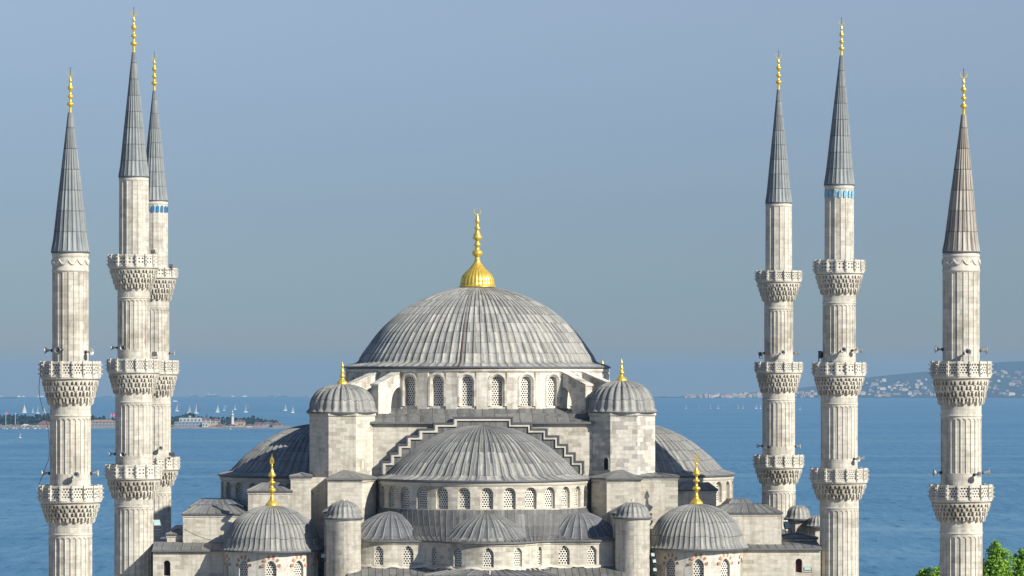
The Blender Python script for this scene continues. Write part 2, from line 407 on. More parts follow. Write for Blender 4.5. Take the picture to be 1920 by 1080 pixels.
def polyF(pts):
    """pts: plan polyline; outside on the right hand of travel (travel +u while facing -v)"""
    L=[0]
    for a,b in zip(pts,pts[1:]): L.append(L[-1]+sqrt((a[0]-b[0])**2+(a[1]-b[1])**2))
    nn=[]
    for i in range(len(pts)):
        x=y=0
        for j in (i-1,i):
            if 0<=j<len(pts)-1:
                dx=pts[j+1][0]-pts[j][0]; dy=pts[j+1][1]-pts[j][1]; q=sqrt(dx*dx+dy*dy); x+=dy/q; y-=dx/q
        q=sqrt(x*x+y*y); nn.append((x/q,y/q))
    def F(s,z,d):
        i=0
        while i<len(L)-2 and s>L[i+1]: i+=1
        t=(s-L[i])/(L[i+1]-L[i])
        x=lerp(pts[i][0],pts[i+1][0],t); y=lerp(pts[i][1],pts[i+1][1],t)
        dx=pts[i+1][0]-pts[i][0]; dy=pts[i+1][1]-pts[i][1]; q=sqrt(dx*dx+dy*dy)
        nx=lerp(nn[i][0],nn[i+1][0],t); ny=lerp(nn[i][1],nn[i+1][1],t)
        return (x-nx*d,y-ny*d,z)
    F.L=L; return F
def at_u(pts,L,u):
    for i,(a,b) in enumerate(zip(pts,pts[1:])):
        if a[0]<=u<=b[0]: return lerp(L[i],L[i+1],(u-a[0])/(b[0]-a[0]))
def finial(parent, c, z, scale, kind='main', dx=0.0):
    m=MB()
    if kind=='main':
        prof=[(210,960),(205,948),(190,935),(188,900),(182,870),(165,830),(130,790),(88,750),(58,712),(42,690),(32,665),(28,655),(36,650),(28,640),(27,618),(50,605),(60,580),(52,555),(26,543),(24,500),(40,490),(42,480),(24,468),(23,430),(50,418),(54,400),(40,370),(22,335),(18,318),(36,306),(37,294),(18,278),(13,240),(28,225),(28,213),(16,190),(9,150),(7,140)]
        k=scale/960*1.0; P=[(r*k,z+(960-y)*k) for r,y in prof]; top=z+(960-140)*k
        def mod(a,r,zz):
            y=960-(zz-z)/k
            return r*(1+0.055*(abs(sin(a*14))-.5)) if 690<y<940 else r
        m.lathe(P,112,c,mod=mod); cr=38*k
    elif kind=='dome':
        prof=[(60,1000),(64,985),(58,960),(40,925),(24,890),(18,860),(24,850),(16,842),(15,760),(32,745),(40,715),(30,690),(14,680),(13,610),(30,600),(34,575),(24,560),(12,552),(12,495),(30,480),(38,455),(26,420),(12,370),(8,300),(12,290),(6,270)]
        k=scale/1000; P=[(r*k*1.85,z+(1000-y)*k) for r,y in prof]; top=z+(1000-270)*k
        m.lathe(P,20,c); cr=0
        # openwork leaf on the tip
        ring=[]
        for i in range(17):
            a=2*pi*i/16; ring.append((sin(a)*40*(1.0-0.35*max(0,cos(a)))*k, (cos(a)*(90 if cos(a)>0 else 45))*k))
        zc=top+52*k
        for s in (1,0.55):
            for (xa,ya),(xb,yb) in zip(ring,ring[1:]):
                m.hexa([(c[0]+xa*s,c[1]-.03,zc+ya*s),(c[0]+xb*s,c[1]-.03,zc+yb*s),(c[0]+xb*s,c[1]+.03,zc+yb*s),(c[0]+xa*s,c[1]+.03,zc+ya*s),
                        (c[0]+xa*s*.72,c[1]-.03,zc+ya*s*.78),(c[0]+xb*s*.72,c[1]-.03,zc+yb*s*.78),(c[0]+xb*s*.72,c[1]+.03,zc+yb*s*.78),(c[0]+xa*s*.72,c[1]+.03,zc+ya*s*.78)])
        P=[(0.02*1,top),(8*k,top+30*k),(0.02,zc+10*k),(6*k,zc+70*k),(0.01,zc+140*k)]
        m.lathe(P,8,c)
    elif kind=='turret':
        prof=[(240,1000),(250,960),(215,880),(120,800),(70,740),(60,690),(110,660),(125,610),(70,560),(50,520),(90,440),(70,380),(40,330),(35,240),(60,200),(60,160),(30,120),(12,60),(5,0)]
        k=scale/1000; m.lathe([(r*k,z+(1000-y)*k) for r,y in prof],20,c); cr=0
    else:  # minaret: stem with four bulbs
        prof=[(52,1000),(46,960),(42,830),(40,800),(95,775),(110,745),(95,715),(38,690),(34,600),(84,575),(90,550),(76,530),(34,510),(32,410),(62,390),(88,350),(84,325),(50,290),(30,250),(26,200),(50,180),(52,160),(28,140),(18,100),(15,60)]
        k=scale/1000*1.0; m.lathe([(r*k*.8,z+(1000-y)*k) for r,y in prof],16,c); cr=80*k; top=z+940*k
    if cr:
        # crescent opening upward, in the facade plane
        zc=top+cr*0.95; n=22
        for i in range(n):
            q=[]
            for aa in (i,i+1):
                a=R(-90)+(aa/n-.5)*R(310); th=cr*0.30*cos((aa/n-.5)*pi)+.008
                q.append((a,th))
            pts=[]
            for zz in (-1,1):
                for (a,th),(sg) in ((q[0],-1),(q[1],-1),(q[1],1),(q[0],1)):
                    r=cr+(0 if sg<0 else th)-th*.5
                    pts.append((c[0]+r*cos(a),c[1]+zz*max(.02,th*.5),zc+r*sin(a)))
            m.hexa(pts)
    f=m.build('finial',GOLD,parent)
    if cr and kind!='main':
        k2=MB(); k2.lathe([(.025,top),(.025,zc+cr*1.2),(.07,zc+cr*1.35),(.02,zc+cr*1.5),(.015,zc+cr*2.0)],6,c)
        k2.box(c[0]-.16,c[0]+.16,c[1]-.012,c[1]+.012,zc+cr*1.55,zc+cr*1.6)
        k2.build('lightning_rod',TILE if False else plain_rod,f)
    return f
plain_rod=plain('verdigris_rod',(0.06,0.16,0.20),0.6)

# ---- main dome and drum
DR=12.55
main_dome=MB()
dome_prof=[(12.85,E(1.05)),(12.83,E(1.2)),(12.3,E(1.38)),(11.75,E(1.5)),(11.40,E(1.72)),(11.18,E(2.15)),(10.6,E(2.97)),(9.28,E(4.67)),(7.38,E(6.38)),(5.5,E(7.54)),(3.6,E(8.32)),(1.7,E(8.80)),(0.05,E(8.95))]
pp=[dome_prof[0],dome_prof[1]]+smooth_prof(dome_prof[1:],4)[1:]
ribbed(main_dome,pp,96,h=0.085,frac=0.10)
for i in range(96):
    a=2*pi*i/96;b=2*pi*(i+1)/96
    main_dome.face([(DR*.97*sin(a),-DR*.97*cos(a),E(.98)),(DR*.97*sin(b),-DR*.97*cos(b),E(.98)),(12.85*sin(b),-12.85*cos(b),E(1.05)),(12.85*sin(a),-12.85*cos(a),E(1.05))][::-1])
md=part('main_dome',main_dome,LEAD_MAIN,label='great central ribbed lead dome')
m=MB(); a=R(-9.5)    # brown conductor strip down the dome
P=[];UU=[]
for r,z in pp[1:-3]:
    P.append([((r+.10)*sin(a+.05*(r/12)*k*.12/1)-(0.0),-(r+.10)*cos(a+.05*(r/12)*k*.12),z+.05) for k in (-1,1)]); UU.append([(0,z),(1,z)])
m.grid(P,UU); m.build('conductor_strip',plain('rusty_strip',(0.10,0.05,0.035)),md)
finial(md,(0,0),E(8.86),8.2*1.0)
F=cylF((0,0),DR)
ZB=E(-2.72)
wins=[]
for k in range(28):
    a=(k+.5)*2*pi/28
    wins.append(dict(s=a*DR,w=1.0,zb=ZB+.22,zs=E(.20)-.42,k='round',d=0.35,a=a,fw=.06))
m=MB(); wall(m,F,0,2*pi*DR,ZB-1.2,E(1.0),wins,0.45)
m.lathe([(DR,E(.62)),(DR+.10,E(.68)),(DR+.16,E(.80)),(DR+.16,E(.99)),(DR-.2,E(1.0))],96)
# flat pilasters between the windows
for k in range(28):
    a=k*2*pi/28
    for (da,r1) in ((0.052,.14),):
        pts=[]
        for z in (ZB-.2,E(.62)):
            for q,rr in ((-da,DR-.05),(da,DR-.05),(da*.8,DR+r1),(-da*.8,DR+r1)): pts.append((rr*sin(a+q),-rr*cos(a+q),z))
        m.hexa([pts[3],pts[2],pts[1],pts[0],pts[7],pts[6],pts[5],pts[4]])
drum=part('drum',m,S_DRUM)
for w in wins: window(F,w,drum and mosque,surround=0.36,frame_mat=S_DRUM)
# flying buttresses: sloped slab with a quadrant opening beside the drum
def fly(k,phi):
    m=MB(); T=0.42; L0,L1=DR-.05,DR+3.35
    a=phi
    def Q(r,off,z): return (r*sin(a)+off*cos(a),-r*cos(a)+off*sin(a),z)
    zt0,zt1=E(.62),E(-.62); zb=E(-3.2)
    prof=[]            # outline in (r,z): underside arch then outer pier
    n=8
    und=[(L0,E(-0.7))]+[(L0+.25+1.25*sin(i/n*pi/2), E(-0.75)-1.9*(1-cos(i/n*pi/2))) for i in range(n+1)]+[(L0+1.5,zb)]
    topl=[(r,lerp(zt0,zt1,(r-L0)/(L1-L0))) for r,_ in und]
    for s in (-1,1):
        for (p,q,tp,tq) in zip(und,und[1:],topl,topl[1:]):
            f=[Q(p[0],s*T,p[1]),Q(q[0],s*T,q[1]),Q(tq[0],s*T,tq[1]),Q(tp[0],s*T,tp[1])]
            uv=[p,q,tq,tp]
            m.face(f if s>0 else f[::-1],uv if s>0 else uv[::-1])
        f=[Q(L0+1.5,s*T,zb),Q(L1,s*T,zb),Q(L1,s*T,zt1),Q(L0+1.5,s*T,lerp(zt0,zt1,1.5/(L1-L0)))]
        uv=[(L0+1.5,zb),(L1,zb),(L1,zt1),(L0+1.5,zt0)]
        m.face(f if s>0 else f[::-1],uv if s>0 else uv[::-1])
    for p,q in zip(und,und[1:]): m.face([Q(p[0],-T,p[1]),Q(q[0],-T,q[1]),Q(q[0],T,q[1]),Q(p[0],T,p[1])],[(0,p[1]),(0,q[1]),(1,q[1]),(1,p[1])])
    m.face([Q(L1,-T,zb),Q(L1,T,zb),Q(L1,T,zt1),Q(L1,-T,zt1)][::-1],[(0,zb),(.9,zb),(.9,zt1),(0,zt1)][::-1])
    # coping slab
    c=MB(); o=.08
    m.hexa([Q(L0,-T-o,zt0),Q(L1+o,-T-o,zt1),Q(L1+o,T+o,zt1),Q(L0,T+o,zt0),Q(L0,-T-o,zt0+.16),Q(L1+o,-T-o,zt1+.16),Q(L1+o,T+o,zt1+.16),Q(L0,T+o,zt0+.16)][:4][::-1]+[Q(L0,-T-o,zt0+.16),Q(L1+o,-T-o,zt1+.16),Q(L1+o,T+o,zt1+.16),Q(L0,T+o,zt0+.16)][::-1])
    part('flying_buttress',m,S_DRUM)
for k in range(4):
    for d in (-6.3,6.3): fly(k,R(45+90*k+d))

# ---- central cube under the drum with sloping lead roof
CB=14.4; CHW=10.1
m=MB(); zt=E(-3.97)
for (a,b) in ((CHW,CB),(CB,CHW)): m.box(-a,a,-b,b,E(-12),zt)
part('central_block',m,S_WALL)
m=MB()
for k in range(4):
    # trapezoid from eave to drum, with battens
    N=18
    for i in range(N):
        x0=lerp(-CHW-.25,CHW+.25,i/N); x1=lerp(-CHW-.25,CHW+.25,(i+1)/N)
        def top(x):
            r=DR-.1; xx=max(-11.,min(11.,x*1.0)); return (xx,-sqrt(max(0,r*r-xx*xx)) if abs(xx)<r*.82 else -sqrt(r*r-xx*xx))
        P=[]
        for (x,zz) in ((x0,0),(lerp(x0,x1,.04),0.05),(lerp(x0,x1,.08),0.0),(x1,0)):
            tx,ty=top(x); P.append(((x,-CB-.35,zt+zz+.02),(tx,ty,E(-2.66)+zz)))
        for a,b in zip(P,P[1:]):
            m.face([rotk(a[0],k),rotk(b[0],k),rotk(b[1],k),rotk(a[1],k)],[(i,0),(i+.9,0),(i+.9,3),(i,3)])
        m.face([rotk((x0,-CB-.35,zt-.14),k),rotk((x1,-CB-.35,zt-.14),k),rotk((x1,-CB-.35,zt+.02),k),rotk((x0,-CB-.35,zt+.02),k)],[(0,0)]*4)
        m.face([rotk((x0,-CB,zt-.14),k),rotk((x1,-CB,zt-.14),k),rotk((x1,-CB-.35,zt-.14),k),rotk((x0,-CB-.35,zt-.14),k)][::-1],[(0,0)]*4)
m.box(-13,13,-13,13,E(-6),E(-3.2))
part('roof',m,LEAD_FLAT)

# ---- stepped arch wall
SU=[2.65,4.42,5.84,6.92,7.75,8.44,9.22]; SZ=[-3.58,-4.12,-4.66,-5.3,-6.08,-6.87,-7.65]; SB=-8.75
def steps(d):
    """outline from left bottom over the top to right bottom, offset outward by d"""
    right=[]
    for i in range(7):
        z=E(SZ[i])+d; right.append((SU[i]+d,z)); 
        right.append((SU[i]+d,(E(SZ[i+1]) if i<6 else E(SB))+d))
    right[-1]=(SU[-1]+d,E(SB))
    return [(-x,z) for x,z in right[::-1]]+right
for k in (0,1,3):
    o=steps(0); q=steps(-.25); c=steps(.13); vf=-CB-.62
    m=MB()
    # lead clad field: column quads
    half=[(0,SZ[0])]+[(SU[i],SZ[i]) for i in range(7)]
    for sgn in (-1,1):
        x0=0
        for i in range(7):
            a,b=(x0,SU[i]); nseg=max(1,round((b-a)/.62))
            for j in range(nseg):
                xa=lerp(a,b,j/nseg)*sgn; xb=lerp(a,b,(j+1)/nseg)*sgn
                if sgn<0: xa,xb=xb,xa
                m.face([rotk((xa,vf,E(SB)),k),rotk((xb,vf,E(SB)),k),rotk((xb,vf,E(SZ[i])),k),rotk((xa,vf,E(SZ[i])),k)],[(xa/.62,0),(xb/.62,0),(xb/.62,E(SZ[i])-E(SB)),(xa/.62,E(SZ[i])-E(SB))])
            x0=SU[i]
    for (a,b) in zip(o,o[1:]):   # thickness
        m.face([rotk((a[0],vf,a[1]),k),rotk((b[0],vf,b[1]),k),rotk((b[0],-CB+.05,b[1]),k),rotk((a[0],-CB+.05,a[1]),k)],[(0,0),(1,0),(1,1),(0,1)])
    sw=part('stepped_arch_wall',m,LEAD_FLAT)
    m=MB()
    for i in range(len(o)-1):
        for (A,B,v0,v1) in ((o,q,vf-.14,vf-.002),):
            pts=[(A[i][0],v0,A[i][1]),(B[i][0],v0,B[i][1]),(B[i+1][0],v0,B[i+1][1]),(A[i+1][0],v0,A[i+1][1])]
            bk=[(p[0],v1,p[2]) for p in pts]
            m.hexa([rotk(p,k) for p in pts]+[rotk(p,k) for p in bk])
    m.build('stone_moulding',S_TRIM,sw)
    m=MB()
    for i in range(len(o)-1):
        pts=[(c[i][0],vf-.24,c[i][1]),(o[i][0],vf-.24,o[i][1]),(o[i+1][0],vf-.24,o[i+1][1]),(c[i+1][0],vf-.24,c[i+1][1])]
        bk=[(p[0],-CB+.02,p[2]) for p in pts]
        m.hexa([rotk(p,k) for p in pts]+[rotk(p,k) for p in bk])
    m.build('lead_coping',LEAD_CAP_LIP_SHADE,sw)

# ---- three half domes with window drums
SC_V=14.9; SR=9.72; ER=10.0
sprof=[(ER,E(-9.22)),(ER-.02,E(-9.07)),(9.35,E(-8.92)),(8.75,E(-8.72)),(8.3,E(-8.3)),(7.75,E(-7.72)),(6.85,E(-6.95)),(5.7,E(-6.05)),(3.9,E(-5.04)),(2.1,E(-4.45)),(0.05,E(-4.2))]
sp2=[sprof[0]]+smooth_prof(sprof[1:],4)
ZD=E(-11.78)
for k,side in ((0,'front'),(1,'right'),(3,'left')):
    off=R(90*k); c=rotk((0,-SC_V),k)
    m=MB(); ribbed(m,sp2,72,c,a0=-pi/2-.12,a1=pi/2+.12,h=0.085,frac=.11,rot=off)
    n=60
    for i in range(n):
        a=off-pi/2+pi*i/n;b=off-pi/2+pi*(i+1)/n
        m.face([(c[0]+(SR-.1)*sin(a),c[1]-(SR-.1)*cos(a),E(-9.3)),(c[0]+(SR-.1)*sin(b),c[1]-(SR-.1)*cos(b),E(-9.3)),(c[0]+ER*sin(b),c[1]-ER*cos(b),E(-9.22)),(c[0]+ER*sin(a),c[1]-ER*cos(a),E(-9.22))][::-1])
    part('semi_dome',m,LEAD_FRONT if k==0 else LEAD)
    F=cylF(c,SR,off); wins=[]
    for j in range(-7,8):
        a=R(12.15*j); wins.append(dict(s=a*SR,w=1.16,zb=ZD+.12,zs=E(-9.72)-.58,k='round',d=.34,a=a,fw=.14))
    m=MB(); wall(m,F,-pi/2*SR-1,pi/2*SR+1,ZD-1.6,E(-9.28),wins,.45)
    m.lathe([(SR,E(-9.62)),(SR+.06,E(-9.56)),(SR+.1,E(-9.42)),(SR+.12,E(-9.3))],60,c,off-pi/2,off+pi/2)
    part('semi_dome_drum',m,S_WALL)
    for w in wins:
        if abs(w['a'])>R(80) : 
            pass
        if k==1 and w['a']>R(20): continue      # far side of the right-hand drum
        if k==3 and w['a']<R(-20): continue
        window(F,w,surround=0,frame_mat=S_TRIM)

# ---- four octagonal weight turrets
def octagon(c,ap,rot=0):
    r=ap/cos(pi/8); return [(c[0]+r*sin(pi/8+k*pi/4+rot),c[1]-r*cos(pi/8+k*pi/4+rot)) for k in range(8)]
def cap(name, c, z, reave, rdome, rise, nr, parent, h=.09, mat=None, fr=.2, flare=.3):
    m=MB(); P=[(reave,z-.14),(reave,z)]
    pr=[(reave,z),(lerp(reave,rdome,.6),z+flare*.35),(rdome,z+flare)]
    for i in range(1,10):
        a=i/9*pi/2; pr.append((max(.04,rdome*cos(a)**.92 if i<9 else .04),z+flare+(rise-flare)*sin(a)))
    ribbed(m,[(reave,z-.14)]+smooth_prof(pr,2),nr,c,h=h,frac=fr)
    n=24
    for i in range(n):
        a=2*pi*i/n;b=2*pi*(i+1)/n
        m.face([(c[0],c[1],z-.14),(c[0]+reave*sin(a),c[1]-reave*cos(a),z-.14),(c[0]+reave*sin(b),c[1]-reave*cos(b),z-.14)])
    return m.build(name,mat or LEAD,parent)
for (su,sv) in ((-1,-1),(1,-1),(1,1),(-1,1)):
    c=(12.95*su,12.95*sv); AP=3.02
    m=MB(); oc=octagon(c,AP)
    zt=E(-3.02 if su<0 else -3.0); m.prism(oc,E(-19),zt-.16,uvo=su*3)
    m.prism(octagon(c,AP+.09),zt-.34,zt-.12)
    t=part('weight_turret',m,S_WALL if su<0 else S_PATCH)
    d=cap('turret_dome',c,zt,3.32,2.98,2.55 if su<0 else 2.85,26,t,h=.16,fr=.3)
    finial(d,c,zt+(2.5 if su<0 else 2.8),2.15,'turret')
# dark slit door in the right turret and pale slit in the left one
m=MB(); 
def facet(c,ap,rot_a,s,z,d): # point on a facet whose normal is at angle rot_a
    q=ap-d; return (c[0]+q*sin(rot_a)+s*cos(rot_a),c[1]-q*cos(rot_a)+s*sin(rot_a),z)
for (su,w,zb,zt_,mat,nm) in ((1,.52,E(-8.35),E(-7.3),DARK,'doorway'),(-1,.34,E(-8.3),E(-7.35),S_TRIM,'niche')):
    c=(12.95*su,-12.95); a=R(-45) if su>0 else R(45); s0=.75 if su>0 else -.35
    F=lambda s,z,d,c=c,a=a:facet(c,3.02,a,s,z,d)
    wd=dict(s=s0,w=w,zb=zb,zs=zt_-.2,k='round',d=-.02,fw=.02)
    m=MB(); o=outline(wd)
    for k in range(1,len(o)-2): m.face([F(o[k][0],zb,-.012),F(o[k+1][0],zb,-.012),F(*o[k+1],-.012),F(*o[k],-.012)])
    dd=part(nm,m,mat)
    m=MB(); wo=dict(wd); wo['w']=w+.2; p=outline(wo)
    for k in range(len(o)-1):
        m.hexa([F(*o[k],0),F(*p[k],0),F(*p[k],-.05),F(*o[k],-.05),F(*o[k+1],0),F(*p[k+1],0),F(*p[k+1],-.05),F(*o[k+1],-.05)])
    m.build('door_frame',S_TRIM,dd)

# ---- generic lead hip roof and stone block
def hip(m, x0,x1,y0,y1,z,rise,ov=.15,ridge=None,th=.14,strip=.75):
    x0-=ov;x1+=ov;y0-=ov;y1+=ov
    rx=min((x1-x0),(y1-y0))*.5*(1 if ridge is None else ridge)
    a=[(x0,y0,z),(x1,y0,z),(x1,y1,z),(x0,y1,z)]
    b=[(x0+rx,y0+rx,z+rise),(x1-rx,y0+rx,z+rise),(x1-rx,y1-rx,z+rise),(x0+rx,y1-rx,z+rise)]
    for i in range(4):
        j=(i+1)%4; A,B,Cc,D=[Vector(p) for p in (a[i],a[j],b[j],b[i])]
        L=(B-A).length; n=max(1,round(L/strip)); sl=((D-A).length)
        for q in range(n):
            t0,t1=q/n,(q+1)/n
            for (u0,u1,h0,h1) in ((t0,lerp(t0,t1,.1),0,.05),(lerp(t0,t1,.1),lerp(t0,t1,.2),.05,0),(lerp(t0,t1,.2),t1,0,0)):
                m.face([A.lerp(B,u0)+Vector((0,0,h0)),A.lerp(B,u1)+Vector((0,0,h1)),D.lerp(Cc,u1)+Vector((0,0,h1)),D.lerp(Cc,u0)+Vector((0,0,h0))],[(q+.1,0),(q+.9,0),(q+.9,sl),(q+.1,sl)])
        m.face([A-Vector((0,0,th)),B-Vector((0,0,th)),B,A],[(0,0)]*4,mi=1)  # fascia in the dark lead, edge shadow put into its colour
    m.face([Vector(p)-Vector((0,0,th)) for p in a][::-1],[(0,0)]*4)
    m.face(b,[(0,0)]*4)
def block(px0,px1,py,v0,v1,zbot,rise_px=15,mat=None,name='buttress_wall',ridge=None,lead=None,u0=None,u1=None,ov=.15):
    ua=U(px0,v0) if u0 is None else u0; ub=U(px1,v0) if u1 is None else u1
    z=ZP(py,v0,(ua+ub)/2)
    m=MB(); m.box(ua,ub,v0,v1,zbot,z-.14); m.box(ua-.06,ub+.06,v0-.06,v1+.06,z-.3,z-.135)
    w=part(name,m,mat or S_WALL)
    m=MB(); hip(m,ua,ub,v0,v1,z,rise_px/20.6,ov=ov,ridge=ridge); m.build('roof',lead or LEAD_FLAT,w)
    return w
VS=-18.4
block(545,583,893,VS,-14,E(-20),5)
m=MB(); m.box(-16.3,-13.2,-16.6,-13,E(-24),E(-9.0)); part('recess_wall',m,S_WALL)
block(465,546,920,VS,-14.5,E(-20),14,ridge=.7)
block(343,466,963,VS,-13.5,E(-20),15,ridge=.5)
block(357,455,950,-9,-3,E(-20),13,lead=LEAD_DK,ridge=.4)  # darker lead paints in the shade lying on this back roof
block(313,350,1001,VS+.6,-15,E(-20),8)
block(1215,1271,893,VS,-14,E(-20),5,mat=S_WALL,u0=14.15)
block(1271,1343,918,-10.8,-8,E(-20),13,ridge=.5)
block(1343,1465,961,-20.2,-14.5,E(-20),14,ridge=.45)
block(1365,1412,947,-9,-4,E(-20),10,ridge=.4)
block(1462,1531,1008,VS,-15,E(-20),7)
# hall body, long flank walls at the sides
def flank(px0,px1,py,rise):
    z=ZP(py,-22.0,(-24 if px0<900 else 24)); u0,u1=U(px0,-22),U(px1,-22)
    m=MB()
    wpx,wt,wb=((313,1050,1080) if px0<900 else (1498,1047,1074))
    wd=dict(s=U(wpx,-22),w=.62,zb=ZP(wb,-22,-24 if px0<900 else 24),zs=ZP(wt,-22,-24 if px0<900 else 24)-.33,k='round',d=.4,fw=.03)
    F=lambda s,zz,d:(s,-22+d,zz)
    wall(m,F,u0,u1,E(-34),z-.14,[wd],1.5)
    m.face([(u0,-22,0),(u0,22,0),(u0,22,z-.14),(u0,-22,z-.14)][::-1],[(0,0),(44,0),(44,z),(0,z)][::-1])
    m.face([(u1,-22,0),(u1,22,0),(u1,22,z-.14),(u1,-22,z-.14)],[(0,0),(44,0),(44,z),(0,z)])
    m.box(u0-.0,u1,-22.08,-22.002,z-.34,z-.14)
    o=part('hall_wall',m,S_WALL)
    m=MB(); n=int((u1-u0)/.8)
    for i in range(n):
        x0=lerp(u0-.1,u1+.1,i/n);x1=lerp(u0-.1,u1+.1,(i+1)/n)
        for a,b,h0,h1 in ((0,.08,0,.05),(.08,.16,.05,0),(.16,1,0,0)):
            xa=lerp(x0,x1,a);xb=lerp(x0,x1,b)
            m.face([(xa,-22.3,z+h0),(xb,-22.3,z+h1),(xb,-18,z+rise+h1),(xa,-18,z+rise+h0)],[(i+.1,0),(i+.9,0),(i+.9,4.4),(i+.1,4.4)])
        m.face([(x0,-22.3,z-.14),(x1,-22.3,z-.14),(x1,-22.3,z),(x0,-22.3,z)])
        m.face([(x0,-22.3,z-.14),(x1,-22.3,z-.14),(x1,-22,z-.14),(x0,-22,z-.14)][::-1])
    m.box(u0,u1,-18.02,22,E(-20),z+rise-.01)
    m.build('roof',LEAD_FLAT,o)
    window(F,wd,matl=DARK if px0<900 else BROWN_D,frame_mat=S_TRIM)
flank(287,520,1031,.55)
flank(1290,1538.5,1028,.55)
# small domed stair turrets on the right flank roof
for (pxc,v,hw,pyb,pye,ptop) in ((1497,-12.5,.95,1005,972,947),(1533,-14.0,.75,1015,986,966)):
    c=(U(pxc,v),v); m=MB(); ze=ZP(pye,v,28); m.prism(octagon(c,hw),E(-20),ze-.13)
    t=part('stair_turret',m,S_WALL); cap('turret_dome',c,ze,hw+.42,hw+.1,(pye-ptop)/20.3,16,t,h=.06)
c=(U(338,-16.5),-16.5)

# ---- corner domes
cprof=[(4.74,-15.42),(4.72,-15.28),(4.45,-15.05),(4.28,-14.7),(4.16,-14.2),(3.95,-13.72),(3.5,-12.98),(2.85,-12.35),(2.0,-11.82),(1.05,-11.48),(0.05,-11.36)]
for su,pxc,dz,seed in ((-1,510,0,0),(1,1306,.10,1)):
    c=(U(pxc,-22),-22.0)
    pr=[(r,E(z+dz)) for r,z in cprof]; pr=[pr[0]]+smooth_prof(pr[1:],4)
    m=MB(); N=10; rr=4.42; a0=R(18 if su<0 else 15)
    pts=[(c[0]+rr*sin(a0+k*2*pi/N),c[1]-rr*cos(a0+k*2*pi/N)) for k in range(-4,5)]
    F=polyF(pts); F0=F
    def FF(s,z,d,pts=pts,L=F.L):   # faceted, flat per side
        i=0
        while i<len(L)-2 and s>L[i+1]: i+=1
        t=(s-L[i])/(L[i+1]-L[i]); a,b=pts[i],pts[i+1]
        dx,dy=b[0]-a[0],b[1]-a[1]; q=sqrt(dx*dx+dy*dy)
        return (lerp(a[0],b[0],t)-dy/q*d, lerp(a[1],b[1],t)+dx/q*d, z)
    wins=[]; zt=E(-15.42+dz); zb_=E(-17.95)
    for i in range(1,7):
        wins.append(dict(s=(F.L[i]+F.L[i+1])/2,w=.98,zb=zb_-.4,zs=zt-1.32,k='pointed',d=.28,fw=.06))
    wall(m,FF,0,F.L[-1],E(-21),zt,wins,1.4)
    m.prism([(c[0]+(rr+.1)*sin(a0+k*2*pi/N),c[1]-(rr+.1)*cos(a0+k*2*pi/N)) for k in range(N)],zt-.12,zt+.02)
    dr=part('corner_drum',m,S_DRUM)
    for w in wins: window(FF,w,surround=0,frame_mat=S_TRIM,voussoir=True)
    m=MB(); ribbed(m,pr,56,c,h=.075,frac=.12)
    n=40
    for i in range(n):
        a=2*pi*i/n;b=2*pi*(i+1)/n
        m.face([(c[0],c[1],pr[0][1]),(c[0]+4.74*sin(a),c[1]-4.74*cos(a),pr[0][1]),(c[0]+4.74*sin(b),c[1]-4.74*cos(b),pr[0][1])])
    d=part('corner_dome',m,LEAD)
    finial(d,c,E(-11.42+dz),5.1,'dome')

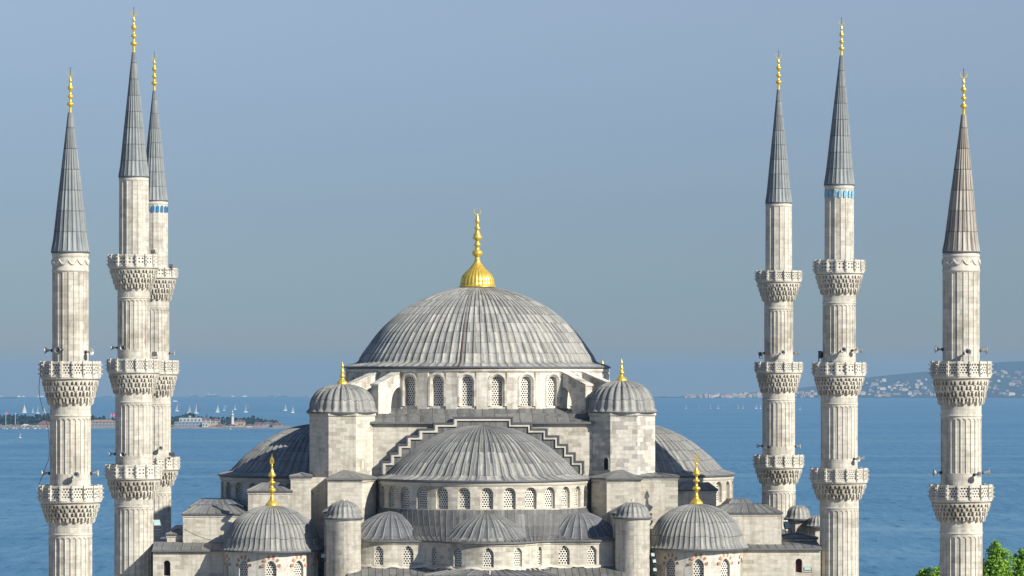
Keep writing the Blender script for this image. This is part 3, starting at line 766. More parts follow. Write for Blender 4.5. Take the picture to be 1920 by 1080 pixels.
# ---- piers before the turrets, hoods, round stair turrets
for su in (-1,1):
    pl=[(11.15,-19.0),(14.27,-19.0),(14.27,-14),(9.8,-14),(9.9,-16.9)]
    pl=[(x*su+0.0,y) for x,y in pl]
    if su<0: pl=pl[::-1]
    z=E(-9.02); m=MB(); m.prism(pl,E(-20),z-.14,uvo=2)
    m.prism([(p[0]+(.08 if p[0]>12.5*su else -.08)*1,p[1]-.07) for p in pl],z-.30,z-.13)
    w=part('pier',m,S_WALL)
    m=MB(); ap=(12.7*su,-15.6,E(-8.25))
    ex=[(p[0]+(p[0]-12.3*su)*.08,p[1]-(.22 if p[1]<-15 else 0)) for p in pl]
    n=len(ex)
    for i in range(n):
        a=ex[i];b=ex[(i+1)%n]
        for q in range(3):
            A=(lerp(a[0],b[0],q/3),lerp(a[1],b[1],q/3));B=(lerp(a[0],b[0],(q+1)/3),lerp(a[1],b[1],(q+1)/3))
            m.face([(A[0],A[1],z),(B[0],B[1],z),ap],[(q+.02,0),(q+.95,0),(q+.5,3)])
            m.face([(A[0],A[1],z-.14),(B[0],B[1],z-.14),(B[0],B[1],z),(A[0],A[1],z)])
    m.face([(p[0],p[1],z-.14) for p in ex][::-1])
    m.build('roof',LEAD_FLAT,w)
    # lead gutter between pier and half dome
    m=MB(); x0,x1=sorted((8.2*su,11.3*su)); m.box(x0,x1,-17.0,-14.5,E(-9.3),E(-9.05)); m.build('gutter',LEAD_CAP_LIP_SHADE,w)
    # hood block
    x0,x1=sorted((11.45*su,14.55*su)); z=E(-11.85 if su<0 else -12.1); m=MB(); m.box(x0,x1,-24.0,-19.0,E(-22),z-.14); m.box(x0-.08,x1+.08,-24.07,-19,z-.28,z-.135)
    w=part('porch_block',m,S_WALL)
    m=MB(); xm=(x0+x1)/2; za=E(-10.95 if su<0 else -11.2); e=.16
    A=(x0-e,-24.2,z);B=(x1+e,-24.2,z);Cc=(x1+e,-19,z);D=(x0-e,-19,z);T1=(xm,-20.2,za);T2=(xm,-19,za)
    m.face([A,B,T1],[(0,0),(3,0),(1.5,3)]);m.face([B,Cc,T2,T1],[(0,0),(3,0),(3,2),(0,2)]);m.face([D,A,T1,T2],[(0,0),(3,0),(3,2),(0,2)])
    for p,q in ((A,B),(B,Cc),(D,A)): m.face([(p[0],p[1],p[2]-.14),(q[0],q[1],q[2]-.14),q,p])
    m.face([(p[0],p[1],p[2]-.14) for p in (A,B,Cc,D)][::-1])
    m.build('roof',LEAD_FLAT,w)
    c=(U(644.5 if su<0 else 1186,-25.6),-25.6); z=E(-12.33)
    m=MB(); us=1.55
    nseg=40; P=[];UU=[]
    for zz,r in ((E(-24),1.56),(z-.62,1.54),(z-.5,1.62),(z-.15,1.64)):
        P.append([(c[0]+r*sin(2*pi*i/nseg),c[1]-r*cos(2*pi*i/nseg),zz) for i in range(nseg+1)]); UU.append([(2*pi*i/nseg*1.55,zz) for i in range(nseg+1)])
    m.grid(P,UU,True)
    t=part('round_turret',m,S_MIN)
    d=cap('turret_dome',c,z,1.78,1.42,1.5 if su<0 else 1.3,20,t,h=.07)
    mm=MB(); mm.lathe([(.14,z+1.42),(.10,z+1.5),(.03,z+1.72),(.0,z+1.78)],8,c); mm.build('cap_tip',S_TRIM,d)

# ---- exedra level: curved wall, three small half domes, sloping lead
ZE=E(-14.38); ZE0=E(-16.72)
C0=(0,-25.0); RA=4.7
pts=[]
for a in range(-62,9,7): pts.append((-8.66+RA*sin(R(a)),-20.6-RA*cos(R(a))))
right=[(-x,y) for x,y in pts[::-1]]
mid=[(RA*sin(R(a)),-25.1-RA*cos(R(a))) for a in range(-49,50,7)]
left=[p for p in pts if p[0]<-6.1]
pl=left+[(-5.7,-25.35),(-4.3,-26.6)]+[p for p in mid if abs(p[0])<3.9]+[(4.3,-26.6),(5.7,-25.35)]+[(-x,y) for x,y in left[::-1]]
F=polyF(pl); L=F.L
wins=[]
for px,w_ in ((710,.84),(765,.98),(814,.56),(858,.84),(915.5,.98),(972,.84),(1012,.5),(1058,.98),(1110,.84)):
    u=U(px,-25); 
    for _ in range(4):
        s=at_u(pl,L,u); u=U(px,F(s,0,0)[1])
    wins.append(dict(s=s,w=w_,zb=ZE0+.12,zs=E(-14.98)-w_*.5,k='pointed',d=.22,fw=.05))
m=MB(); wall(m,F,0,L[-1],ZE0-2.5,ZE-.1,wins,.4)
def sweep(m,F,L,sec,step=.4):
    n=int(L/step); rows=[]
    for (d,z) in sec: rows.append([F(L*i/n,z,d) for i in range(n+1)])
    uv=[[(L*i/n,z) for i in range(n+1)] for d,z in sec]
    m.grid(rows,uv,False)
sweep(m,F,L[-1],[(-.0,ZE-.42),(-.09,ZE-.36),(-.12,ZE-.1),(.1,ZE-.08)])
part('exedra_wall',m,S_WALL)
for w in wins: window(F,w,frame_mat=S_TRIM)
m=MB(); random.seed(4)
n=int(L[-1]/.3); rows=[[],[],[]]; uvr=[[],[],[]]
for i in range(n+1):
    s=L[-1]*i/n; dz=.10*sin(i*1.9)+.06*sin(i*.7)
    near=min(abs(s-w['s'])/(w['w']*.5+.2) for w in wins)
    z=ZE0+.02+dz*.4-(.16 if near<1 else 0)
    for r,(d,zz) in enumerate(((-.02,z+.12),(-.16,z+.06),(-.18,z-.10))): rows[r].append(F(s,zz,d)); uvr[r].append((s,zz))
m.grid(rows[::-1],uvr[::-1],True); part('lime_flashing',m,S_TRIM)
# sloping lead between the half dome drum and the exedra eave
m=MB(); n=46
c=(0,-SC_V)
def eave_pt(t): return F(L[-1]*t,ZE,-.28)
rows=[[] for _ in range(5)]; uvs=[[] for _ in range(5)]
for i in range(n*3+1):
    t=i/(n*3.); k=i%3; t=(i//3+[0,.06,.12][k])/n if i<n*3 else 1.; h=.05 if k==1 else 0
    e=eave_pt(t); a=lerp(R(-84),R(84),t); ti=((SR-.03)*sin(a),-SC_V-(SR-.03)*cos(a),ZD+.10)
    for r,f in enumerate((0,.15,.5,.78,1.0)):
        z=lerp(ZE,ZD+.1,[0,.02,.13,.45,1][r]); rows[r].append((lerp(e[0],ti[0],f),lerp(e[1],ti[1],f),z+h)); uvs[r].append((i//3+[.02,.5,.98][k],f*4))
m.grid(rows,uvs,False)
low=[[],[]]
for i in range(n*3+1):
    e=eave_pt(i/(n*3.)); low[1].append(e); low[0].append((e[0],e[1],e[2]-.15))
m.grid(low,[[(0,0)]*(n*3+1)]*2,False)
und=[[F(L[-1]*i/200.,ZE-.15,0) for i in range(201)],[F(L[-1]*i/200.,ZE-.15,-.28) for i in range(201)]]
m.grid(und,[[(0,0)]*201]*2,False)
part('exedra_roof',m,LEAD_FLAT)
for ang,cc,rr in ((0,(0,-24.6),4.55),(-60,(-8.5,-20.5),4.35),(60,(8.5,-20.5),4.35)):
    q=rr/4.55; pr=[(5.0*q,ZE+.03),(4.65*q,ZE+.10),(4.25*q,ZE+.28),(3.85*q,ZE+.62),(3.35*q,ZE+1.1),(2.65*q,ZE+1.62),(1.6*q,ZE+2.18),(.7*q,ZE+2.46),(.05,ZE+2.58)]
    pr=[(4.5*q,ZE-.3),(4.45*q,ZE-.05)]+[(r_*.93 if r_>1 else r_,ZE+(z_-ZE)*.93+.03) for r_,z_ in pr]
    m=MB(); ribbed(m,smooth_prof(pr,3),30,cc,a0=-pi*.62,a1=pi*.62,h=.055,frac=.09,rot=R(ang*1.0))
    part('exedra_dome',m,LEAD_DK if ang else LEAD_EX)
# lower sloping lead roof and gate roof
m=MB(); n=40
for i in range(n):
    x0=lerp(-12.5,12.5,i/n);x1=lerp(-12.5,12.5,(i+1)/n)
    for a,b,h0,h1 in ((0,.07,0,.05),(.07,.14,.05,0),(.14,1,0,0)):
        xa=lerp(x0,x1,a);xb=lerp(x0,x1,b)
        m.face([(xa,-33,E(-18.5)+h0),(xb,-33,E(-18.5)+h1),(xb,-21,E(-15.95)+h1),(xa,-21,E(-15.95)+h0)],[(i+.1,0),(i+.9,0),(i+.9,12),(i+.1,12)])
m.box(-24.5,24.5,-33,-18,0.0,E(-18.6))
part('lower_roof',m,LEAD_FLAT)
zg=ZP(1078,-36); u0,u1=U(797,-37),U(1044,-37)
m=MB(); m.box(u0,u1,-37,-33,0.0,zg-.14); w=part('portal_block',m,S_WALL)
m=MB(); hip(m,u0,u1,-37,-33,zg,.35); m.build('roof',LEAD_FLAT,w)
m=MB(); m.lathe([(.12,zg+.1),(.05,zg+.2),(.12,zg+.3),(.03,zg+.5),(0,zg+.6)],8,(U(918,-37),-36.9)); m.build('roof_tip',S_TRIM,w)
# hidden hall core
m=MB(); m.box(-30,30,-18,21.9,0.0,E(-19.5)); m.box(-13.5,13.5,-15.2,13.5,0,E(-9.4)); part('hall_core',m,S_WALL)

# ------------------------------------------------------------------ minarets
def shaft(m, c, r0, r1, z0, z1, N=24, dep=.055, band=None, plain_top=1.1, uo=0):
    """fluted shaft section: recessed panels ending in round arches under a plain band"""
    zt=z1-plain_top; zb=z0+.9; pitch=2*pi*r0/N; hh=pitch*.42
    rows=[(z0,0),(zb-.02,0),(zb,.43),(zt-hh,.43)]
    for f in (.35,.6,.8,.92,.99): rows.append((zt-hh+hh*f,.43*sqrt(1-f*f)))
    rows+= [(zt+.04,0),(z1,0)]
    P=[];UU=[]
    for z,w in rows:
        t=(z-z0)/(z1-z0); r=lerp(r0,r1,t); row=[];ur=[]
        for i in range(N):
            for tt,ins in ((-.5,0),(-w-.02,0),(-w+.035 if w>.05 else -.01,1),(w-.035 if w>.05 else .01,1),(w+.02,0)):
                a=(i+tt)*2*pi/N; rr=r-(dep if (ins and w>.05) else 0)
                row.append((c[0]+rr*sin(a),c[1]-rr*cos(a),z)); ur.append((a*r0+uo,z))
        row.append(row[0]); ur.append((ur[0][0]+2*pi*r0,z)); P.append(row);UU.append(ur)
    m.grid(P,UU,False)
    # string line over the arches
    m.lathe([(r1+.005,zt+.16),(r1+.045,zt+.2),(r1+.045,zt+.26),(r1+.005,zt+.30)],48,c)
def facets(m,c,r0,r1,z0,z1,N=16,uo=0,bead=True):
    """polygonal shaft with slim beads at its corners"""
    P=[];UU=[]
    for z,r in ((z0,r0),(z1,r1)):
        row=[];ur=[]
        for i in range(N+1):
            for d,q in ((-.08,0),(0,.035),(.08,0)):
                a=(i+d)*2*pi/N; rr=r/ (cos(pi/N))*(1 if d==0 else .995)+ (q if bead else 0)-.01
                row.append((c[0]+rr*sin(a),c[1]-rr*cos(a),z)); ur.append((a*r0+uo,z))
        P.append(row);UU.append(ur)
    m.grid(P,UU,False)
def balcony(parent, c, rs_top, rs_bot, R1, zt, zpb, zmb, panel, tiers=4, N=16, phase=0.0):
    """R1 parapet radius; zt parapet top, zpb its foot, zmb foot of the corbelling; shaft radii above and below"""
    m=MB(); Rp=R1
    m.lathe([(rs_bot,zmb+.2),(Rp-.42,zpb-.22),(Rp-.22,zpb-.20),(Rp-.16,zpb-.08),(Rp-.04,zpb),(Rp-.02,zpb+.14),(Rp-.12,zpb+.2),(rs_top,zpb+.2)],N*2,c,smooth=False)
    b=m.build('balcony',S_CARVE,parent)
    # parapet ring
    p=MB(); q=MB(); pitch=2*pi/N; zf=zpb+.12
    for i in range(N):
        a0=(i-.5)*pitch+phase; a1=(i+.5)*pitch+phase
        def X(r,a,z): return (c[0]+r*sin(a),c[1]-r*cos(a),z)
        def pt(s,z,d):  # s in -1..1 along the facet
            A=X(Rp-.05,a0,z);B=X(Rp-.05,a1,z); t=(s+1)/2; am=(a0+a1)/2
            return (lerp(A[0],B[0],t)-d*sin(am),lerp(A[1],B[1],t)+d*cos(am),z)
        W_=2*(Rp-.05)*sin(pitch/2); pw=.80
        for (sa,sb,za,zb_) in ((-1,-pw,zf,zt),(pw,1,zf,zt),(-pw,pw,zf,zf+.18),(-pw,pw,zt-.16,zt)):
            p.face([pt(sa,za,0),pt(sb,za,0),pt(sb,zb_,0),pt(sa,zb_,0)],[(sa,za),(sb,za),(sb,zb_),(sa,zb_)])
        for (sa,sb,za,zb_) in ((-pw,pw,zf+.18,zf+.18),(pw,-pw,zt-.16,zt-.16),(-pw,-pw,zt-.16,zf+.18),(pw,pw,zf+.18,zt-.16)):
            p.face([pt(sa,za,0),pt(sb,zb_,0),pt(sb,zb_,.07),pt(sa,za,.07)][::-1])
        h=zt-zf-.34
        q.face([pt(-pw,zf+.18,.055),pt(pw,zf+.18,.055),pt(pw,zt-.16,.055),pt(-pw,zt-.16,.055)],[(-W_*pw/2,-h/2),(W_*pw/2,-h/2),(W_*pw/2,h/2),(-W_*pw/2,h/2)])
        p.face([pt(-1,zt,0),pt(1,zt,0),pt(1,zt,.16),pt(-1,zt,.16)]); p.face([pt(-1,zf,.16),pt(-1,zt,.16),pt(1,zt,.16),pt(1,zf,.16)])
        # post and its three studs
        def Y(r,off,z,a=a0): return (c[0]+r*sin(a)+off*cos(a),c[1]-r*cos(a)+off*sin(a),z)
        w=.085; r0,r1=Rp-.16,Rp+.03
        p.hexa([Y(r1,-w,zf),Y(r1,w,zf),Y(r0,w,zf),Y(r0,-w,zf),Y(r1,-w,zt+.03),Y(r1,w,zt+.03),Y(r0,w,zt+.03),Y(r0,-w,zt+.03)])
        for f in (.2,.5,.8):
            z=lerp(zf,zt,f); w2=.038
            p.hexa([Y(r1+.13,-w2*.6,z-w2),Y(r1+.13,w2*.6,z-w2),Y(r1-.01,w2,z-w2),Y(r1-.01,-w2,z-w2),Y(r1+.13,-w2*.6,z+w2),Y(r1+.13,w2*.6,z+w2),Y(r1-.01,w2,z+w2),Y(r1-.01,-w2,z+w2)],mi=1)
    pp_=p.build('parapet',[S_CARVE,plain_stud],b); q.build('pierced_panels',panel,b)
    # stalactite corbelling: staggered rings of hanging teeth
    g=MB(); Nt=38; zh=(zpb-.16)-zmb; rn=random.Random(int(R1*1000+zmb*10))
    hs=[.28,.28,.24,.20] if tiers==4 else [.38,.36,.26]
    zz=[zmb]
    for q_ in hs: zz.append(zz[-1]+zh*q_)
    rad=[lerp(rs_bot+.10,Rp-.14,((k+1)/tiers)**.85) for k in range(tiers)]
    for k in range(tiers):
        za=zz[k]; zb_=zz[k+1]; hk=zb_-za
        rin=rs_bot-.02 if k<2 else rad[k-1]-.14
        ro=rad[k]
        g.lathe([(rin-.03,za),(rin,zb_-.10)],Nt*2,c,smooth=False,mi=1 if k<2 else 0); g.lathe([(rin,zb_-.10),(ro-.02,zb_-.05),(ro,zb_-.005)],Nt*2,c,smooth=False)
        for i in range(Nt):
            a=(i+(.5 if k%2 else 0))*2*pi/Nt; hwid=pi/Nt*ro
            big=(i%2==0); jit=rn.uniform(.88,1.12)
            def Z(r,off,z): return (c[0]+r*sin(a)+off*cos(a),c[1]-r*cos(a)+off*sin(a),z)
            zl=za-hk*(.42 if big else .05)*jit; H=zb_-zl; wf=((.80 if big else .50) if k>1 else (.62 if big else .42))*jit
            secs=[(zl,wf*.55,ro-(.16 if big else .12)),(zl+H*.22,wf*.7,ro-.03),(zl+H*.66,wf*.78,ro),(zl+H*.80,min(1,wf*1.1),ro),(zb_-hk*.16,1.0,ro+.005),(zb_-.004,1.0,ro+.005)]
            for (z0,w0,q0),(z1,w1,q1) in zip(secs,secs[1:]):
                o0=w0*hwid;o1=w1*hwid
                g.face([Z(q0,-o0,z0),Z(q0,o0,z0),Z(q1,o1,z1),Z(q1,-o1,z1)],[(0,z0),(1,z0),(1,z1),(0,z1)])
                g.face([Z(q0,o0,z0),Z(rin-.05,o0,z0),Z(rin-.05,o1,z1),Z(q1,o1,z1)],[(0,z0),(1,z0),(1,z1),(0,z1)])
                g.face([Z(rin-.05,-o0,z0),Z(q0,-o0,z0),Z(q1,-o1,z1),Z(rin-.05,-o1,z1)],[(0,z0),(1,z0),(1,z1),(0,z1)])
            g.face([Z(secs[0][2],-secs[0][1]*hwid,zl),Z(rin-.05,-secs[0][1]*hwid,zl),Z(rin-.05,secs[0][1]*hwid,zl),Z(secs[0][2],secs[0][1]*hwid,zl)])
    g.build('muqarnas_corbels',[S_CORB,CORB_BACK],b)
    return b
CORB_BACK=plain('black_corbel_back',(0.05,0.04,0.03),0.95,0,.5,2.5)  # near-black back wall of the gaps in the two lowest corbel tiers
plain_stud=plain('stud_stone',(0.42,0.40,0.36),0.8)
S_CORB=stone_mat('corbel_marble',(0.60,0.57,0.50),(0.46,0.42,0.36),0.3,0.6,0.5,0.1,stain=0.75,streak=0.5,seed=13)
def minaret(label, px, Y, s_cone, rows, segs, balcs, panel, kind='plain', lean=0.0, cone_mat=None, rod=True):
    """rows: finial top px row, cone apex row, cone base row; segs: (half width, top row, bottom row); balcs: (hw, top, foot, corbel foot)"""
    s=FPX/Y; X=(px-960)/s; Z=lambda py:EYE+(HROW-py)/s
    t=empty('minaret',(X,Y,0)); tag(t,label,'minaret','tall pencil minarets of the mosque')
    c=(0,0); ftop,capx,cbase=rows
    hwc=s_cone/s
    m=MB(); zb=Z(cbase); za=Z(capx); H=za-zb
    prof=[(hwc+.05,zb-.10),(hwc+.05,zb),(hwc*.985,zb+.12)]
    for i in range(1,13):
        f=i/12; prof.append((lerp(hwc*.96,.17,f**.97),zb+H*f))
    NR=22
    ribbed(m,prof,NR,(0,0),h=.075,frac=.12)
    if lean:
        m.v=[(x+lean/s*max(0,(z-zb))/H,y,z) for x,y,z in m.v]
    m.face([((hwc+.05)*sin(2*pi*i/32),(hwc+.05)*cos(2*pi*i/32),zb-.1) for i in range(32)])
    cone=m.build('spire',cone_mat or LEAD_CONE,t)
    f=finial(cone,(lean/s,0),za-.15,(capx-ftop)/s*.985+.15,'minaret')
    r=segs[0][0]/s
    # cornice
    k=MB(); zc=zb-.10
    k.lathe([(r-.02,zc-.36),(r+.02,zc-.30),(r+.06,zc-.14),(hwc-.02,zc-.08),(hwc-.01,zc),(r-.3,zc)],48,(0,0))
    if kind=='swag':
        z2=Z(508); k.lathe([(r-.01,z2-.12),(r+.07,z2-.04),(r+.07,z2+.06),(r+.03,z2+.12),(r+.03,zc-.36)],48,(0,0))
        for i in range(12):        # carved swags
            for j in range(9):
                def pnt(tt,rr,dz):
                    a=(i+tt)*2*pi/12; return (rr*sin(a),-rr*cos(a),zc-.52-.30*(1-(2*tt-1)**2)+dz)
                a_,b_=j/9,(j+1)/9
                k.hexa([pnt(a_,r+.02,-.07),pnt(b_,r+.02,-.07),pnt(b_,r+.02,.07),pnt(a_,r+.02,.07),pnt(a_,r+.10,-.04),pnt(b_,r+.10,-.04),pnt(b_,r+.10,.04),pnt(a_,r+.10,.04)])
    k.build('cornice',S_CARVE,t)
    if kind in('tile','tile_light'):
        k=MB(); n=18; zt_=zc-.42; hh=.72
        for i in range(n):
            a0_=(i)*2*pi/n; w=.30*2*pi/n
            rr=r/cos(pi/16)+.045
            q=lambda a,z:(rr*sin(a),-rr*cos(a),z)
            k.face([q(a0_-w,zt_-hh),q(a0_+w,zt_-hh),q(a0_+w,zt_-.2),q(a0_+w*.6,zt_-.06),q(a0_,zt_),q(a0_-w*.6,zt_-.06),q(a0_-w,zt_-.2)])
        k.build('tile_band',TILE if kind=='tile' else TILE_L,t)
    # shaft sections
    ztop=zc-.3
    for i,(hw,tp,bt) in enumerate(segs):
        k=MB(); z1=ztop if i==0 else Z(tp)+.1; z0=Z(bt)-.05 if bt else 0.0
        rr=hw/s
        if i==0 and kind!='swag': facets(k,c,rr,rr*.985,z0,z1,16,uo=px)
        elif i==0: facets(k,c,rr,rr,z0,Z(508)-.05,20,uo=px,bead=True); k.lathe([(rr,Z(508)-.1),(rr,z1)],48,c)
        else: shaft(k,c,rr*1.01 if not bt else rr,rr,z0 if bt else 0.0,z1,24,plain_top=1.25,uo=px*i)
        k.build('shaft',S_MIN,t)
    for i,(hw,tp,ft,cf) in enumerate(balcs):
        rt=segs[i][0]/s; rb=segs[i+1][0]/s
        balcony(t,c,rt,rb,hw/s,Z(tp),Z(ft-3),Z(cf),panel[i] if isinstance(panel,(list,tuple)) else panel,4 if len(balcs)==2 or i<2 else 3)
    # plinth
    k=MB(); rr=segs[-1][0]/s; k.prism(octagon(c,rr+1.1),0,6.5); k.build('plinth',S_WALL,t)
    return t,X,Y,s
MIN={}
MIN[1]=minaret('minaret farthest left, with two balconies and carved swags under its grey spire',132,267,35,(137,211,472),[(33,509,678),(38,755,910),(40.5,977,None)],[(56.5,678,713,755),(59,910,944,977)],PAN_F,'swag')
YF=340.0
MIN[2]=minaret('tallest left minaret, plain under its spire, before the blue-tiled one',251,YF,28,(24,98,331),[(27,331,478),(30.5,540,673),(34.5,735,871),(36.3,930,None)],[(48,478,506,540),(50,673,702,735),(52.5,871,901,930)],[PAN_R,PAN_F,PAN_R])
MIN[3]=minaret('minaret with deep blue tiles under its spire, half hidden behind the tallest left one',289.5,382,25,(106,170,376),[(24.5,376,503),(27.5,560,676),(30.5,740,857),(31.3,907,None)],[(43,503,525,560),(45,676,705,740),(47,857,884,907)],[PAN_R,PAN_F,PAN_R],'tile')
MIN[4]=minaret('slimmest right minaret, untiled, nearest to the domes',1460,382,24.5,(104,168,380),[(24,380,508),(27,562,679),(30.5,733,853),(31.5,903,None)],[(43,508,532,562),(44.5,679,702,733),(46.5,853,880,903)],PAN_F)
MIN[5]=minaret('tallest right minaret, with pale blue tiles under a dark spire',1573.5,YF,28,(42,104,346),[(26.5,346,488),(31,549,680),(34.5,738,878),(36.3,933,None)],[(47.5,488,516,549),(50,680,708,738),(53.5,878,908,933)],[PAN_R,PAN_R,PAN_F],'tile_light',lean=4.5)
MIN[6]=minaret('minaret farthest right, two balconies, weathered brown spire, trees at its foot',1802,267,34,(140,215,472),[(33.7,509,678),(38,755,909),(39.7,975,None)],[(56.5,678,712,755),(59,909,942,975)],PAN_F,'swag',lean=5,cone_mat=LEAD_BROWN)

# ------------------------------------------------------------------ loudspeakers and floodlights
def make_speaker(nm='loudspeaker'):
    t=empty(nm)
    m=MB()   # horn opens toward -y, mount at +y
    def lz(prof,mbx,n=16):
        P=[[(r*cos(2*pi*i/n),y,r*sin(2*pi*i/n)) for i in range(n+1)] for r,y in prof]
        mbx.grid(P,[[(0,0)]*(n+1)]*len(prof),True)
    lz([(.04,.10),(.07,.0),(.12,-.16),(.20,-.30),(.29,-.40),(.30,-.42),(.27,-.41),(.18,-.28),(.10,-.14),(.055,0)],m)
    m.build('horn',GREYM,t)
    m=MB(); lz([(.0,.28),(.11,.28),(.12,.24),(.12,.10),(.05,.08),(.05,-.22),(.0,-.24)],m,12); m.build('driver',IRON,t)
    m=MB(); m.box(-.03,.03,.15,.34,-.16,-.10); m.box(-.02,.02,.16,.20,-.16,0); m.build('bracket',IRON,t)
    return t
sp0=make_speaker()
first=True
def speaker(mi_, pxs, pys, ang, lift, where, yaw=0):
    """pxs,pys place it on minaret mi_ at angle ang (deg, 0 faces the camera, + to the right)"""
    global first
    _,X,Y,s=MIN[mi_]; a=R(ang)
    segr={1:(33,38),2:(27,30.5,34.5),3:(24.5,27.5,30.5),4:(24,27,30.5),5:(26.5,31,34.5),6:(33.7,38)}[mi_]
    rs=segr[lift]/s; d=rs+.22
    if first: o=sp0; first=False
    else:
        o=sp0.copy(); COL.objects.link(o)
        for ch in list(sp0.children):
            k=ch.copy(); COL.objects.link(k); k.parent=o
    o.location=(X+d*sin(a),Y-d*cos(a),EYE+(HROW-pys)/s); o.rotation_euler=(0,0,a+R(yaw)); o.scale=(.86,.86,.86)
    tag(o,where,'loudspeaker','horn loudspeakers above the minaret balconies')
speaker(1,91,657,-88,0,'horn loudspeaker on the left edge of the far left minaret, above its upper balcony')
speaker(1,116,656,-22,0,'horn loudspeaker facing the viewer above the upper balcony of the far left minaret',-10)
speaker(1,165,660,62,0,'horn loudspeaker on the right edge of the far left minaret, above its upper balcony')
speaker(1,90,887,-85,1,'horn loudspeaker on the left edge of the far left minaret, above its lower balcony')
speaker(1,145,889,18,1,'horn loudspeaker facing the viewer above the lower balcony of the far left minaret')
speaker(1,176,887,85,1,'horn loudspeaker on the right edge of the far left minaret, above its lower balcony')
speaker(2,214,652,-86,1,'horn loudspeaker on the left edge of the tallest left minaret, above its middle balcony')
speaker(2,237,652,-25,1,'horn loudspeaker facing the viewer above the middle balcony of the tallest left minaret')
speaker(2,210,851,-84,2,'horn loudspeaker on the left edge of the tallest left minaret, above its lowest balcony')
speaker(2,236,851,-22,2,'horn loudspeaker facing the viewer above the lowest balcony of the tallest left minaret')
speaker(3,321,662,85,1,'horn loudspeaker on the right edge of the blue-tiled left minaret, above its middle balcony')
speaker(3,300,840,22,2,'horn loudspeaker facing the viewer above the lowest balcony of the blue-tiled left minaret')
speaker(4,1424,662,-84,1,'horn loudspeaker on the left edge of the slimmest right minaret, above its middle balcony')
speaker(4,1464,661,8,1,'horn loudspeaker facing the viewer above the middle balcony of the slimmest right minaret')
speaker(4,1489,662,86,1,'horn loudspeaker on the right edge of the slimmest right minaret, above its middle balcony')
speaker(4,1425,836,-86,2,'horn loudspeaker on the left edge of the slimmest right minaret, above its lowest balcony')
speaker(4,1441,837,-34,2,'horn loudspeaker facing the viewer above the lowest balcony of the slimmest right minaret')
speaker(4,1492,837,80,2,'horn loudspeaker on the right edge of the slimmest right minaret, above its lowest balcony')
speaker(5,1577,656,6,1,'horn loudspeaker facing the viewer above the middle balcony of the tallest right minaret')
speaker(5,1598,657,44,1,'horn loudspeaker turned half right above the middle balcony of the tallest right minaret')
speaker(5,1611,658,86,1,'horn loudspeaker on the right edge of the tallest right minaret, above its middle balcony')
speaker(5,1600,860,46,2,'horn loudspeaker turned half right above the lowest balcony of the tallest right minaret')
speaker(5,1613,860,84,2,'horn loudspeaker on the right edge of the tallest right minaret, above its lowest balcony')
speaker(6,1759,655,-87,0,'horn loudspeaker on the left edge of the far right minaret, above its upper balcony')
speaker(6,1809,660,8,0,'horn loudspeaker facing the viewer above the upper balcony of the far right minaret')
speaker(6,1845,657,87,0,'horn loudspeaker on the right edge of the far right minaret, above its upper balcony')
speaker(6,1769,886,-80,1,'horn loudspeaker on the left edge of the far right minaret, above its lower balcony')
speaker(6,1824,889,32,1,'horn loudspeaker facing the viewer above the lower balcony of the far right minaret')
speaker(6,1850,886,86,1,'horn loudspeaker on the right edge of the far right minaret, above its lower balcony')

def floodlight(px,py,Y,w,h,yaw,label,glass=True,tilt=-25):
    s=FPX/Y; t=empty('floodlight',((px-960)/s,Y,EYE+(HROW-py)/s),R(yaw)); t.rotation_euler[0]=R(tilt)
    tag(t,label,'floodlight','floodlights on the mosque')
    m=MB(); m.hexa([(-w*.7,.0,-h*.7),(w*.7,0,-h*.7),(w*.4,.3,-h*.4),(-w*.4,.3,-h*.4),(-w*.7,0,h*.7),(w*.7,0,h*.7),(w*.4,.3,h*.4),(-w*.4,.3,h*.4)]); m.build('housing',IRON,t)
    m=MB(); m.box(-w*.6,w*.6,-.02,-.003,-h*.6,h*.6); m.build('glass',GLASSG if glass else IRON,t)
    m=MB(); m.box(-w*.75,-w*.7,.02,.1,-h*1.5,.1); m.box(w*.7,w*.75,.02,.1,-h*1.5,.1); m.box(-w*.75,w*.75,.02,.1,-h*1.55,-h*1.45); m.build('yoke',IRON,t)
    return t
_,X5,Y5,s5=MIN[5]
floodlight(1537,665,YF-.2,.36,.5,-60,'black box floodlight on the left of the tallest right minaret, above its middle balcony',False,0)
floodlight(1425,664,381,.3,.3,-50,'small floodlight on the middle balcony of the slimmest right minaret',False,10)
floodlight(294,980,344,.55,.45,30,'green glass floodlight beside the shaft of the tallest left minaret, by the roofs')
floodlight(1476,985,345.2,.45,.55,30,'green glass floodlight fixed to the small domed turret on the right roof')
floodlight(1514,1066,336.2,.5,.24,10,'wide white floodlight beside the dark red window of the right wall')
floodlight(607,1042,333,.4,.3,-25,'small floodlight between the left corner dome and the round turret')
floodlight(1224,1040,333.5,.25,.25,20,'topmost floodlight on the post between round turret and right corner dome')
floodlight(1227,1052,333.5,.25,.25,25,'middle floodlight on the post between round turret and right corner dome')
floodlight(1228,1068,333.5,.25,.25,15,'lowest floodlight on the post between round turret and right corner dome')
floodlight(287,471,YF+1.6,.28,.22,20,'small floodlight on the top balcony of the tallest left minaret',False)
floodlight(290,663,YF+1.2,.3,.3,20,'small floodlight on the middle balcony of the tallest left minaret',False)
floodlight(321,498,380.5,.25,.25,20,'small floodlight on the top balcony of the blue-tiled left minaret',False)
floodlight(322,851,379.8,.4,.22,10,'floodlight cluster on the lowest balcony of the blue-tiled left minaret',False)

